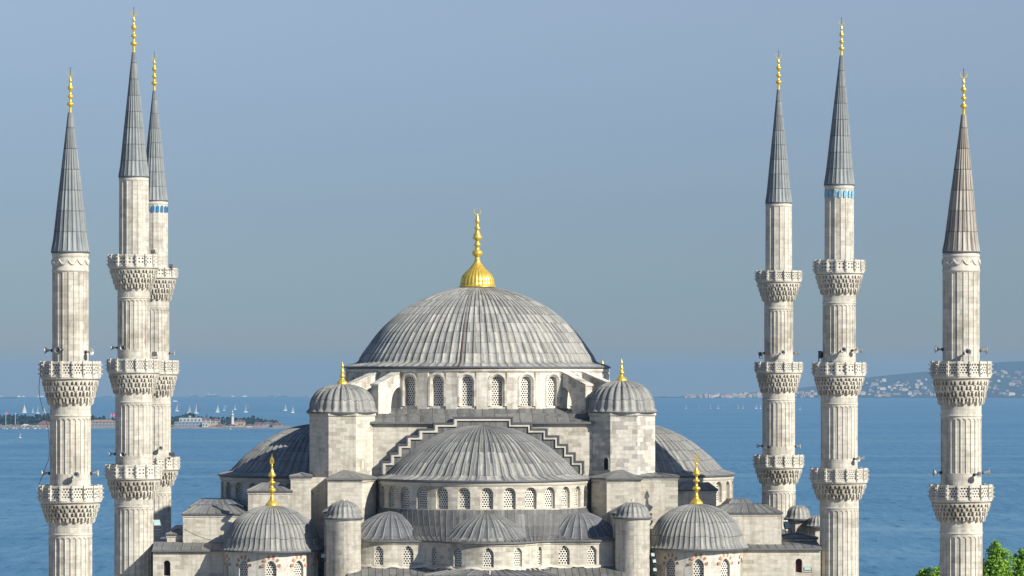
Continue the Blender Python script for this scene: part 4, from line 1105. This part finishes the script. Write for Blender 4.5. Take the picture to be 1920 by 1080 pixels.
# cable hanging beside the far left minaret, as small tube
def tube(pts,r,name,mat,label,cat,parent=None,n=6):
    m=MB(); rows=[]
    for i,p in enumerate(pts):
        p=Vector(p); q=Vector(pts[min(i+1,len(pts)-1)])-Vector(pts[max(i-1,0)]); q.normalize()
        a=q.orthogonal().normalized(); b=q.cross(a); rows.append([p+(a*cos(2*pi*k/n)+b*sin(2*pi*k/n))*r for k in range(n+1)])
    m.grid(rows,[[(0,0)]*(n+1)]*len(rows),True); o=m.build(name,mat,parent)
    if cat: tag(o,label,cat)
    return o
def W3(px,py,Y): return ((px-960)*Y/FPX,Y,EYE+(HROW-py)*Y/FPX)
tube([W3(x,y,264.6) for x,y in ((75,705),(73,725),(74,742),(79,762),(86,785),(91,810),(93,835),(92,860),(84,880),(76,900),(72,912))],.028,'cable',IRON,'thin dark cable sagging beside the far left minaret','cable')
_a=2.0
tube([W3(x,y,328.6) for x,y in ((345,992),(365,1003),(385,1010),(402,1014))],.025,'cable',IRON,'thin dark cable crossing the stone wall left of the left corner dome','cable')

# ------------------------------------------------------------------ ground and sea
RE=6371000.0; SEA=-36.0
def sea_z(d): return SEA-d*d/(2*RE)
def sea_mat():
    m,n,l,b=newmat('sea_water'); t=NT(n,l); ob=t.coord()
    big=t.noise(t.mapping(ob,(1/2400,1/330,1)),1.0,5,.6)
    band=t.noise(t.mapping(ob,(1/900,1/75,1),(3,1,0)),1.0,4,.6)
    mid=t.noise(t.mapping(ob,(1/90,1/150,1)),1.0,5,.65)
    sm=t.noise(t.mapping(ob,(1/7,1/40,1)),1.0,4,.65)
    f=t.math('ADD',t.math('ADD',t.math('MULTIPLY',big,.26),t.math('MULTIPLY',band,.24)),t.math('ADD',t.math('MULTIPLY',mid,.18),t.math('MULTIPLY',sm,.32)))
    c=t.ramp(f,[(0.38,(0.045,0.135,0.235)),(0.47,(0.070,0.178,0.285)),(0.54,(0.085,0.200,0.305)),(0.64,(0.130,0.245,0.340))])
    rip=t.noise(t.mapping(ob,(1/6,1/24,1),(9,4,0)),1.0,2,.5)
    c=t.mix(t.ramp(rip,[(0.58,0.0),(0.72,0.75)]),c,(0.022,0.095,0.185))
    lane=t.noise(t.mapping(ob,(1/1400,1/120,1),(5,2,0)),1.0,3,.5)
    c=t.mix(t.ramp(lane,[(0.60,0.0),(0.66,0.55)]),c,(0.140,0.250,0.330))
    l.new(c,b.inputs['Base Color']); b.inputs['Roughness'].default_value=.55; b.inputs['Specular IOR Level'].default_value=.12; b.inputs['IOR'].default_value=1.33
    t.bump(sm,.6,1.5,b)
    return m
m=MB(); rings=[0.0]; r=120.0
while r<36000: rings.append(r); r*=1.10
rings.append(36000.0); P=[];UU=[]
for r in rings: P.append([(r*sin(2*pi*i/144),-r*cos(2*pi*i/144),sea_z(r)) for i in range(145)]); UU.append([(i,r) for i in range(145)])
m.grid(P,UU,True); tag(m.build('sea',sea_mat()),kind='structure')
g_m=plain('city_ground',(0.30,0.27,0.21),.9,0,.3,.05)
m=MB(); P=[];UU=[]
for r,z in ((0,0.0),(90,0),(250,0.0),(310,-.5),(420,-9),(560,-30),(640,-38.5)):
    P.append([(r*1.15*sin(2*pi*i/72),250-r*cos(2*pi*i/72),z) for i in range(73)]);UU.append([(i,r) for i in range(73)])
m.grid(P,UU,True); tag(m.build('ground',g_m),kind='structure')
m=MB(); m.box(-75,75,-60,30,.005,.03); o=m.build('courtyard_paving',plain('paving_stone',(.34,.32,.28),.9,0,.2,.5),None,loc=(0,310,0)); tag(o,kind='structure')

# ------------------------------------------------------------------ near trees, lower right
LEAF=None
def leaf_mat(name,c1,c2):
    m,n,l,b=newmat(name); t=NT(n,l)
    oi=t.noise(t.coord(),1.3,3); u=t.uv(); x,y,_=t.sep(u)
    c=t.mix(t.math('MULTIPLY',t.math('ADD',oi,x),.6,clamp=True),c1,c2)
    l.new(c,b.inputs['Base Color']); b.inputs['Roughness'].default_value=.55
    tr=n.new('ShaderNodeBsdfTranslucent'); l.new(c,tr.inputs[0]); mx=n.new('ShaderNodeMixShader'); mx.inputs[0].default_value=.35
    out=n['Material Output']; l.new(b.outputs[0],mx.inputs[1]); l.new(tr.outputs[0],mx.inputs[2]); l.new(mx.outputs[0],out.inputs[0])
    return m
LEAF=leaf_mat('spring_leaves',(0.08,0.22,0.02),(0.32,0.52,0.05))
BARK=plain('bark',(.09,.07,.05),.9)
def near_tree(x,y,h,cr,label,seed):
    rnd=random.Random(seed); t=empty('tree',(x,y,0)); tag(t,label,'tree','leafy trees at the lower right')
    m=MB()
    def limb(a,b,r0,r1,n=7,seg=5):
        a=Vector(a);b=Vector(b);q=(b-a).normalized();u=q.orthogonal().normalized();w=q.cross(u);rows=[]
        for i in range(seg+1):
            f=i/seg; p=a.lerp(b,f)+Vector((sin(f*3)*.12,cos(f*4)*.1,0)); rr=lerp(r0,r1,f)
            rows.append([p+(u*cos(2*pi*k/n)+w*sin(2*pi*k/n))*rr for k in range(n+1)])
        m.grid(rows,[[(0,0)]*(n+1)]*(seg+1),True)
    limb((0,0,0),(0.1,0,h*.45),.42,.28)
    cl=[]
    lead=[(0,0,h)]+[(rnd.uniform(-1,1)*cr*.75,rnd.uniform(-1,1)*cr*.75,h*rnd.uniform(.84,.97)) for _ in range(9)]
    for (lx,ly,lh) in lead:
        limb((0.05,0,h*.35),(lx,ly,lh-1.2),.15,.03)
        zc=lh-.25; r=.32
        while zc>h*.42:
            for q in range(2 if r<.6 else 4):
                a=rnd.uniform(0,2*pi); off=r*rnd.uniform(.3,1.15)
                cl.append(((lx+off*cos(a),ly+off*sin(a),zc+rnd.uniform(-.25,.25)),r*rnd.uniform(.35,.62)))
            zc-=r*.75; r=min(cr*.5,r+.17)
    m.build('trunk',BARK,t)
    m=MB()
    for (p,r) in cl:
        n=int(60+480*r*r)
        for i in range(n):
            d=Vector((rnd.gauss(0,1),rnd.gauss(0,1),rnd.gauss(0,1)))*r*.62
            q=Vector(p)+Vector((d.x,d.y,d.z*.85)); s=rnd.uniform(.08,.15)
            nn=(d.normalized()*.5+Vector((rnd.gauss(0,.6),rnd.gauss(-.1,.6),rnd.gauss(.5,.5)))).normalized()
            u=nn.orthogonal().normalized(); u=(Matrix.Rotation(rnd.uniform(0,6.28),3,nn)@u); w=nn.cross(u)
            g=rnd.random()
            m.face([q-u*s,q+w*s*.6,q+u*s,q-w*s*.6],[(g,0)]*4)
    m.build('crown',LEAF,t)
Yt=286.
def tx(px,Y=Yt): return (px-960)*Y/FPX
near_tree(tx(1872),Yt,EYE-(1017-HROW)*Yt/FPX,3.3,'bright green tree right of the far right minaret, rising to a narrow top',11)
near_tree(tx(1934),Yt+5,EYE-(1026-HROW)*(Yt+5)/FPX,3.1,'bright green tree cut by the right edge of the photograph',12)
near_tree(tx(1772),Yt-2,EYE-(1040-HROW)*(Yt-2)/FPX,2.6,'bright green tree mostly hidden behind the far right minaret',13)

# ------------------------------------------------------------------ far things: points on the sea and land
def seaY(py):
    """distance at which the sea shows at pixel row py"""
    k=(py-HROW)/FPX; d=3000.
    A=1/(2*RE); B=-k; Cc=EYE-SEA
    disc=B*B-4*A*Cc
    if disc<0: return 29500.
    return (-B-sqrt(disc))/(2*A)
def place(px,py): Y=seaY(py); return ((px-960)*Y/FPX,Y,sea_z(Y)),FPX/Y
SAILW=plain('white_sail',(0.29,0.33,0.35),.7,0,.05); SAILC=plain('cream_sail',(0.58,0.52,0.34),.7,0,.05); SAILP=plain('pink_sail',(0.85,0.06,0.14),.7,0,.05); SAILG=plain('grey_sail',(0.20,0.25,0.29),.7,0,.05)
HULLW=plain('white_hull',(0.8,0.8,0.78),.4); HULLD=plain('dark_hull',(0.08,0.09,0.12),.5); HULLR=plain('red_hull',(0.30,0.06,0.05),.5)
def hull(m,L,B,H,bow=.25):
    """boat hull along x, deck at z=H"""
    n=10; rows=[]
    for z,f in ((-.25*H,.55),(0,.8),(H,1.0)):
        ring=[]
        for i in range(n+1):
            t=i/n; w=B/2*f*min(1,sin(min(1,(1-t)/bow)*pi/2)**.8) if t>1-bow else B/2*f*(.8+.2*min(1,t*4))
            ring.append((lerp(-L/2,L/2*(1 if z>0 else .93),t),-w,z))
        ring+= [(x,-y,zz) for x,y,zz in ring[::-1]]; ring.append(ring[0]); rows.append(ring)
    m.grid(rows,[[(0,0)]*len(rows[0])]*3,False)
    m.face(rows[-1][:-1])
def sailboat(px,pyb,pyt,label,typ='main',mat=None,yaw=20,second=None):
    loc,s=place(px,pyb); H=(pyb-pyt)/s; L=H*.55
    t=empty('sailboat',loc,R(yaw)); tag(t,label,'sailboat','sailing boats on the far water')
    m=MB(); hull(m,L,L*.28,H*.06); m.box(-L*.15,L*.15,-L*.06,L*.06,H*.055,H*.1); m.build('hull',HULLW,t)
    m=MB(); m.lathe([(H*.012,0),(H*.006,H)],6,(L*.06,0)); m.build('mast',HULLW,t)
    sm=mat or SAILW
    def sailmesh(name,A,B,C,bel,mt):
        m=MB(); n=6; rows=[]
        A,B,C=map(Vector,(A,B,C))
        for i in range(n+1):
            f=i/n; a=A.lerp(C,f); b=B.lerp(C,f); row=[]
            for j in range(n+1):
                g=j/n; p=a.lerp(b,g); p=p+Vector((0,-bel*sin(pi*g)*sin(pi*min(1,f*.9+.1)),0)); row.append(p)
            rows.append(row)
        m.grid(rows,[[(0,0)]*(n+1)]*(n+1),True)
        m.grid([[p+Vector((0,.05,0)) for p in r] for r in rows],[[(0,0)]*(n+1)]*(n+1),True,flip=True)
        m.build(name,mt,t)
    sailmesh('mainsail',(L*.05,0,H*.12),(-L*.42,0,H*.14),(L*.06,0,H*.98),H*.05,sm)
    if typ=='jib': sailmesh('jib',(L*.48,0,H*.08),(L*.08,0,H*.10),(L*.07,0,H*.86),H*.04,second or sm)
    if typ=='spin':   # ballooning spinnaker
        m=MB(); n=8; rows=[]
        for i in range(n+1):
            f=i/n; z=H*(.14+.84*f); w=L*.30*sin(pi*min(1,.25+.75*(1-f)))*(1.1-f*.4)+.05; xo=L*(.30+.42*sin(pi*(.12+.85*f)))
            rows.append([(xo-abs(g-.5)*w*.8,(g-.5)*w*2,z) for g in [j/n for j in range(n+1)]])
        m.grid(rows,[[(0,0)]*(n+1)]*(n+1),True); m.build('spinnaker',second or SAILP,t)
sailboat(45.5,774,758,'cream sailed boat beyond the trees, left of the far left minaret','jib',SAILC,10)
sailboat(62,773,763,'small white sailboat right of the cream sailed boat','main',SAILW,25)
sailboat(71,775,761,'pale spinnaker boat left of the far left minaret','spin',SAILG,20,SAILW)
sailboat(83,774,763,'small white sailboat touching the edge of the far left minaret','jib',SAILW,10)
sailboat(38,821,811,'lone small sailboat on the near side of the wooded headland','main',SAILW,15)
sailboat(332,771,756,'boat with a red spinnaker nearest the left minarets','spin',SAILW,15)
sailboat(355,774,759,'pale grey sailboat between the two red spinnakers','jib',SAILG,20)
sailboat(368,775,758,'boat with a red spinnaker right of the pale grey sailboat','spin',SAILW,20)
sailboat(408,773,758,'white sailboat above the trees left of the lighthouse','jib',SAILW,30)
sailboat(420,770,759,'wide white sailboat between its neighbour and the lighthouse','spin',SAILG,0,SAILW)
sailboat(441,768,757,'small grey sailboat right behind the lighthouse','main',SAILG,20)
sailboat(461,773,757,'white and red sailboat right of the lighthouse','spin',SAILG,15,SAILW)
sailboat(535,770,756,'white sailboat left of its twin, near the left semi dome','jib',SAILG,20)
sailboat(549,774,760,'grey sailboat nearest to the left turret','jib',SAILG,30)
for (x,b,tp,lb) in ((1286,766,758,'leftmost small sailboat of the row right of the dome'),(1311,766,760,'second small sailboat from the left in the right hand row'),(1332,766,757,'third sailboat from the left in the right hand row'),(1346,766,756,'fourth and tallest sailboat in the right hand row'),(1358,767,761,'fifth and tiny sailboat in the right hand row'),(1383,766,756,'sixth sailboat from the left in the right hand row'),(1393,766,758,'seventh sailboat from the left in the right hand row'),(1418,766,757,'sailboat just left of the slimmest right minaret, outer one'),(1426,766,758,'sailboat touching the left edge of the slimmest right minaret'),(1500,768,760,'single sailboat between the two inner right minarets'),(1523,768,764,'tiny sailboat left of the tallest right minaret')):
    sailboat(x,b,tp,lb,'jib' if x%2 else 'main',SAILG if x%3 else SAILW,random.Random(x).uniform(-30,40))
def ship(px,pyb,Lpx,Hpx,label,typ='cargo',yaw=8,cat='ship'):
    loc,s=place(px,pyb); L=Lpx/s; H=Hpx/s
    t=empty('cargo_ship' if cat=='ship' else 'motor_boat',loc,R(yaw)); tag(t,label,cat,'ships along the horizon' if cat=='ship' else None)
    m=MB(); hull(m,L,L*.16,H*.36,.15); m.build('hull',HULLD if typ in('cargo','tanker') or L>70 else (HULLR if typ=='red' else HULLW),t)
    m=MB()
    if typ=='white':
        m.box(-L*.44,L*.30,-L*.06,L*.06,H*.36,H*.55); m.box(-L*.42,-L*.18,-L*.05,L*.05,H*.55,H*.82); m.box(.02*L,L*.16,-L*.03,L*.03,H*.55,H*.75); m.box(-L*.34,-L*.28,-L*.02,L*.02,H*.82,H)
    else:
        m.box(-L*.42,-L*.26,-L*.06,L*.06,H*.36,H*.86); m.box(-L*.38,-L*.33,-L*.02,L*.02,H*.86,H)
    m.build('superstructure',SAILW,t)
    if typ in ('cargo','red'):
        m=MB()
        for q in (-.1,.12,.3): m.box(L*q-L*.005,L*q+L*.005,-L*.005,L*.005,H*.36,H*.75); m.box(L*(q-.07),L*(q+.07),-L*.05,L*.05,H*.36,H*.46)
        m.build('cranes',HULLD,t)
for a in ((15,747,36,6,'long dark tanker at the left edge of the photograph','tanker'),(36,744.2,6,5,'small white ship left of its twin near the left edge','white'),(44,744.2,5,4,'small white ship right of its twin near the left edge','white'),(76,744.2,12,5,'pale ship behind the far left minaret','white'),
    (200,744.0,20,5,'dark ship with a white bridge between the two left minarets','cargo'),(365,744.2,16,6,'dark ship left of the large white ship','cargo'),(399,744.3,26,8,'large white ship on the horizon, the biggest there','white'),(437,743.9,5,4,'small pale ship right of the large white ship','white'),(459,743.9,7,5,'pale ship with tall superstructure above the lighthouse','white'),(507,744.1,13,5,'dark cargo ship left of its twin above the sailboats','cargo'),(530,744.3,19,6,'long dark cargo ship near the left turret','cargo'),(572,744.3,10,6,'reddish ship nearest to the left turret','red')):
    ship(*a)
ship(328.5,753,9,4,'white motor boat above the red spinnaker by the left minarets','white',5,'boat')
ship(432,804.5,3,2,'tiny white motor boat in front of the lighthouse shore','white',5,'boat')

# ---- headland
FOL=leaf_mat('far_foliage',(0.006,0.030,0.026),(0.010,0.045,0.034)); YH=seaY(803.5)
sh=FPX/YH; ZS=sea_z(YH)
def hx(px,dy=0): return (px-960)*(YH+dy)/FPX
land=MB(); rows=[];n=110
for (dy,f) in ((0,0),(12,.75),(60,1),(260,1.2),(420,.9),(470,-.3)):
    row=[]
    for i in range(n+1):
        px=lerp(-420,548,i/n); e=interp([(-420,1),(430,1),(500,.7),(530,.45),(548,.0)],px)
        wob=mnoise.noise(Vector((px*.05,dy*.01,0)))*10*(1 if dy<20 else 2)
        row.append((hx(px),YH+dy*max(.12,e)+wob,ZS-(.8 if f<=0 else 0)+2.6*f*e+(mnoise.noise(Vector((px*.2,dy,1)))*.8 if f>0 else 0)))
    rows.append(row)
land.grid(rows,[[(0,0)]*(n+1)]*len(rows),True)
tag(land.build('headland_shore',plain('shore_rock',(.22,.19,.15),.9,0,.35,.05)),kind='structure')
def far_tree(px,pyt,wpx,dy,label,seed,tall=False):
    rnd=random.Random(seed); s=FPX/(YH+dy); base=ZS+2.2; top=EYE-(pyt-HROW)/s; H=top-base; w=wpx/s/2
    t=empty('tree',(hx(px,dy),YH+dy,base)); tag(t,label,'tree','trees on the wooded headland')
    m=MB(); m.lathe([(w*.10,-1),(w*.07,H*.6)],6); m.build('trunk',BARK,t)
    m=MB()
    for i in range(260):
        z=rnd.random(); rad=w*(sin(pi*min(1,.18+.80*z))**.7)
        a=rnd.uniform(0,2*pi); rr=rad*sqrt(rnd.random()); bz=H*(.12+.86*z)
        q=Vector((rr*cos(a),rr*sin(a),bz)); sz=w*rnd.uniform(.12,.26)
        nn=Vector((rnd.gauss(0,1),rnd.gauss(-.4,1),rnd.gauss(.5,1))).normalized(); u=nn.orthogonal().normalized(); v=nn.cross(u)
        m.face([q-u*sz,q-v*sz*.9,q+u*sz,q+v*sz],[(rnd.random(),0)]*4)
    m.build('crown',FOL,t)
rt=random.Random(5)
skyl=[(-60,778),(0,777),(8,779),(20,777),(30,775),(40,779),(46,775),(52,777),(60,779),(66,775),(74,778),(82,776),(90,774),(98,773),(130,777),(160,779),(175,779),(185,783),(196,778),(204,784),(212,783),(240,780),(270,781),(300,781),(325,782),(345,776),(352,773),(362,774),(372,779),(380,780),(388,774),(394,780),(405,780),(415,779),(425,782),(432,779),(440,781),(450,784),(455,783),(465,782),(470,780),(480,780),(490,783),(500,786),(510,787),(518,787)]
i=0; px=-55.0
while px<520:
    top=interp(skyl,px)+rt.uniform(-1.0,2.5); w=rt.uniform(9,17)
    if 386<px<390: w=5
    nearby=('left of and behind the far left minaret' if px<130 else 'between the left minarets' if px<330 else 'left of the lighthouse' if px<432 else 'right of the lighthouse')
    far_tree(px,top,w,rt.uniform(110,240),'dark hazy headland tree '+nearby,i)
    px+=rt.uniform(5.5,9.5); i+=1
# buildings on the headland
C_W=plain('white_plaster',(.50,.50,.48),.8,0,.08); C_CR=plain('cream_plaster',(.40,.34,.25),.8,0,.1); C_PK=plain('pink_plaster',(.27,.19,.19),.8,0,.1); C_GR=plain('grey_plaster',(.24,.27,.30),.8,0,.1)
C_RD=plain('red_tile_roof',(.17,.09,.085),.85,0,.25); C_OR=plain('orange_tile_roof',(.34,.18,.12),.85,0,.2); C_BL=plain('blue_window_glass',(.11,.15,.19),.3,0,.1)
def far_house(px0,px1,pyt,pyb,dy,wallm,roofm,label,floors=2,flat=False,roofpx=3,cat='building',name='building'):
    s=FPX/(YH+dy); w=(px1-px0)/s; z0=EYE-(pyb-HROW)/s; z1=EYE-(pyt-HROW)/s; d=min(w*.8,18)
    t=empty(name,(hx((px0+px1)/2,dy),YH+dy,z0)); tag(t,label,cat,None)
    H=z1-z0-(0 if flat else roofpx/s)
    m=MB(); m.box(-w/2,w/2,0,d,-3,H)
    if flat: m.box(-w/2-.3,w/2+.3,-.3,d+.3,H-.02,H+.7)
    m.build('wall',wallm,t)
    if not flat:
        r=MB(); r.box(-w/2-.6,w/2+.6,-.6,d+.6,H,H+.2); rr=min(w,d)*.45; rh=roofpx/s
        a=[(-w/2-.6,-.6,H+.2),(w/2+.6,-.6,H+.2),(w/2+.6,d+.6,H+.2),(-w/2-.6,d+.6,H+.2)]; b=[(-w/2+rr,d/2-.1,H+rh),(w/2-rr,d/2-.1,H+rh),(w/2-rr,d/2+.1,H+rh),(-w/2+rr,d/2+.1,H+rh)]
        for i in range(4): j=(i+1)%4; r.face([a[i],a[j],b[j],b[i]])
        r.build('roof',roofm,t)
    fh=H/floors; nw=max(2,int(w/5))
    for f in range(floors):
        for k in range(nw):
            g=MB(); x=-w/2+(k+.5)*w/nw; g.box(x-w/nw*.3,x+w/nw*.3,-.12,-.01,fh*(f+.3),fh*(f+.8)); g.build('window',C_BL,t)
    return t
far_house(336,377,784.5,792,40,C_W,C_RD,'white flat roofed upper storeys of the large seaside building by the blue-tiled minaret',1,True)
far_house(327,380,791.6,801,22,C_GR,C_RD,'grey glazed lower terrace block at the water by the left minarets',2,True)
far_house(354,358,780.5,785,45,C_W,C_RD,'small white rooftop block above the large seaside building',1,True)
far_house(377,395,783.5,795,48,C_CR,C_RD,'cream house with red roof right of the white seaside building',2)
far_house(379,390,794,801,18,C_W,C_RD,'low white house on the shore left of the lighthouse',1,True)
far_house(397,412,785,794,70,C_CR,C_RD,'red roofed house among the trees left of the lighthouse',2)
far_house(404,416,795,801,18,C_PK,C_RD,'small pink house on the shore left of the lighthouse',1)
far_house(424,443,795.5,800.5,18,C_W,C_RD,'row of low white sheds at the foot of the lighthouse',1)
far_house(439,459,787,794,60,C_CR,C_RD,'cream house with dark red roof just right of the lighthouse',2)
far_house(446,456,792,799,30,C_CR,C_OR,'small cream house with orange roof right of the lighthouse',1)
far_house(462,473,795,799.5,20,C_W,C_RD,'tiny white sheds between the cream house and the red pavilions',1)
far_house(476,493,791.5,799,22,C_PK,C_RD,'left of three red roofed pavilions at the tip of the headland',1)
far_house(492,511,790.5,799,26,C_GR,C_RD,'middle and largest of three red roofed pavilions at the tip of the headland',1)
far_house(511,528,792,799,18,C_PK,C_RD,'right of three red roofed pavilions at the tip of the headland',1)
far_house(166,217,787,795,50,C_CR,C_OR,'long orange roofed building between the left minarets',1,roofpx=4)
far_house(164,218,795.6,800.5,24,C_GR,C_RD,'long dark boathouse at the water between the left minarets',1,True)
far_house(71,95,789,798,35,C_PK,C_RD,'red roofed pavilion on the headland beside the far left minaret',1,roofpx=6)
far_house(21,31,796,800,24,C_W,C_RD,'white shed on the shore near the left edge',1)
far_house(40,54,795,801,20,C_W,C_W,'white arched tent on the shore near the left edge',1,roofpx=3)
far_house(54,71,798,801.5,18,C_CR,C_RD,'low cream quay building left of the red roofed pavilion',1,True)
far_house(3,18,798.5,802.5,16,C_GR,C_RD,'low grey quay building at the left edge',1,True)
# lighthouse
s=FPX/(YH+55); t=empty('lighthouse',(hx(435.5,55),YH+55,EYE-(797-HROW)/s)); tag(t,'slender white lighthouse rising above the trees of the headland','lighthouse')
m=MB(); H=26/s; m.lathe([(2.5,-2),(2.1,H*.55),(1.9,H*.72),(2.8,H*.73),(2.8,H*.755),(1.7,H*.76),(1.5,H*.86),(2.1,H*.865),(2.1,H*.885)],20); m.build('tower',C_W,t)
m=MB(); m.lathe([(1.2,H*.885),(1.2,H*.95)],12); m.build('lantern',C_BL,t); m=MB(); m.lathe([(1.5,H*.95),(1.0,H*1.0),(.2,H*1.05),(.1,H*1.12)],12); m.build('lantern_roof',C_W,t)
def pole(px,pyt,pyb,dy,label,flag=None,name='flagpole',lamp=False):
    s=FPX/(YH+dy); t=empty(name,(hx(px,dy),YH+dy,EYE-(pyb-HROW)/s)); tag(t,label,'flagpole' if flag else 'mast'); H=(pyb-pyt)/s
    m=MB(); m.lathe([(.45,-2),(.3,H)],8); m.build('pole',C_W,t)
    if flag:
        w,h=flag; m=MB(); rows=[]
        for f in (0,1): rows.append([(lerp(.3,w/s,g/8),sin(g*1.1)*.5,H-h/s*(1-f)-(g/8)*.8) for g in range(9)])
        m.grid(rows,[[(0,0)]*9]*2,True); m.build('flag',SAILP,t)
    if lamp:
        m=MB(); m.lathe([(.4,H-.6),(2.2,H-.2),(2.2,H+.4),(.4,H+.6)],10); m.build('lamp_head',C_W,t)
pole(10.8,773,799,20,'white flagpole with a small red flag near the left edge',(4.5,3))
pole(208,776,797,60,'flagpole with a red flag between the left minarets',(7,4))
pole(28.5,776,793,25,'tall lamp mast beside the flagpole near the left edge',None,'lamp_mast',True)
# moored boats at the quay
rb=random.Random(8)
for i,px in enumerate([2,7,13,19,25,31,38,45,52,59,66,74,81,88]):
    loc,s=place(px,803.6+rb.uniform(-.2,.8)); L=rb.uniform(3,6)/s
    t=empty('moored_boat',loc,R(rb.uniform(-20,20))); tag(t,'small moored boat at the quay left of the far left minaret','boat','moored boats along the quay')
    m=MB(); hull(m,L,L*.3,L*.13); m.box(-L*.2,L*.12,-L*.09,L*.09,L*.13,L*.28); m.build('hull',HULLW if i%3 else HULLD,t)
    m=MB(); m.lathe([(.08,0),(.05,L*.9)],6); m.build('mast',C_W,t)

# ---- hills with the far city, right
ridge=[(1180,747),(1270,744.5),(1300,741.5),(1335,739),(1400,736.5),(1440,733),(1480,730),(1510,726),(1540,722),(1600,712),(1640,706),(1700,700),(1745,696),(1760,694),(1800,688),(1850,681),(1890,678),(1920,677),(2050,670),(2200,672),(2500,690)]
YS=20500.; YR=24500.
def hill_pt(px,f):
    """f 0 shore to 1 ridge"""
    Y=lerp(YS,YR,f); sh_=sea_z(Y); zr=EYE-(interp(ridge,px)-HROW)*YR/FPX
    base=sea_z(YR)
    g=f**.85; z=lerp(sea_z(YS),zr,g)
    x=(px-960)*Y/FPX
    z+=mnoise.noise(Vector((px*.035,f*3,2)))*16*sin(pi*min(1,f))+mnoise.noise(Vector((px*.12,f*9,5)))*6*sin(pi*min(1,f))
    return (x,Y,max(z,sh_-4 if f<.02 else sh_+1))
m=MB(); rows=[]; NP=180
for f in [0,.04,.08,.14,.2,.28,.36,.44,.52,.6,.68,.76,.84,.92,1.0]:
    rows.append([hill_pt(lerp(1180,2500,i/NP),f) for i in range(NP+1)])
rows.append([(p[0]*1.12,p[1]+3500,sea_z(p[1]+3500)-5) for p in rows[-1]])
rows.insert(0,[(p[0],p[1]-30,p[2]-6) for p in rows[0]])
m.grid(rows,[[(0,0)]*(NP+1)]*len(rows),True)
hm=plain('wooded_hill',(.014,.034,.030),.95,0,.45,.004)
tag(m.build('hills',hm),kind='structure')
TROOF=plain('town_roof',(.40,.27,.20),.85,0,.2)
hmats=[plain('town_wall_white',(.52,.51,.46),.8,0,.1),plain('town_wall_cream',(.48,.40,.30),.8,0,.1),plain('town_wall_rose',(.42,.33,.27),.8,0,.1)]
protos=[]
for k,(w,d,h) in enumerate(((24,18,12),(34,16,17),(18,18,9),(46,18,14))):
    for mt in hmats:
        m=MB(); m.box(-w/2,w/2,-d/2,d/2,-8,h)
        a=[(-w/2-1,-d/2-1,h),(w/2+1,-d/2-1,h),(w/2+1,d/2+1,h),(-w/2-1,d/2+1,h)]; b=[(-w/2+d*.4,0,h+4.5),(w/2-d*.4,0,h+4.5)]
        m.face([a[0],a[1],b[1],b[0]],mi=1); m.face([a[2],a[3],b[0],b[1]],mi=1); m.face([a[1],a[2],b[1]],mi=1); m.face([a[3],a[0],b[0]],mi=1)
        me=MB.build(m,'town_house',[mt,TROOF]); protos.append(me)
rh=random.Random(21); cnt=0; tries=0; first_used=set()
segname=lambda px:('left of the slimmest right minaret' if px<1428 else 'between the slimmest and the tallest right minarets' if px<1535 else 'between the tallest and the far right minarets' if px<1745 else 'right of the far right minaret')
while cnt<290 and tries<6000:
    tries+=1
    px=rh.uniform(1285,1930); 
    if 1428<px<1490 or 1537<px<1608 or 1764<px<1838: continue
    f=rh.random()**1.5*.62+.02
    dens=.5+.5*mnoise.noise(Vector((px*.03,f*4,7)))*2
    if px>1480 and rh.random()>dens: continue
    x,y,z=hill_pt(px,f)
    k=rh.randrange(len(protos))
    if k not in first_used: o=protos[k]; first_used.add(k)
    else: o=protos[k].copy(); COL.objects.link(o)
    o.location=(x,y,z); o.rotation_euler=(0,0,rh.uniform(-.6,.6)); q_=rh.choice((.35,.45,.5,.6,.85)); o.scale=(q_,q_,q_*1.1)
    tag(o,'pale hillside house of the far town, '+segname(px),'house','far town houses on the hills '+segname(px)); cnt+=1
for k,o in enumerate(protos):
    if k not in first_used: bpy.data.objects.remove(o)

# ------------------------------------------------------------------ haze
m=MB(); m.box(-37500,37500,-37500,37500,-141,176)
hz=m.build('haze',None and 0 or plain('tmp',(1,1,1))); hmt=bpy.data.materials.new('haze_air'); hmt.use_nodes=True
nn=hmt.node_tree.nodes; nn.remove(nn['Principled BSDF']); vo=nn.new('ShaderNodeVolumePrincipled')
vo.inputs['Color'].default_value=(0.30,0.515,0.74,1); vo.inputs['Density'].default_value=4.2e-5; vo.inputs['Anisotropy'].default_value=0.0
hmt.node_tree.links.new(vo.outputs[0],nn['Material Output'].inputs['Volume'])
hz.data.materials.clear(); hz.data.materials.append(hmt); tag(hz,kind='stuff')
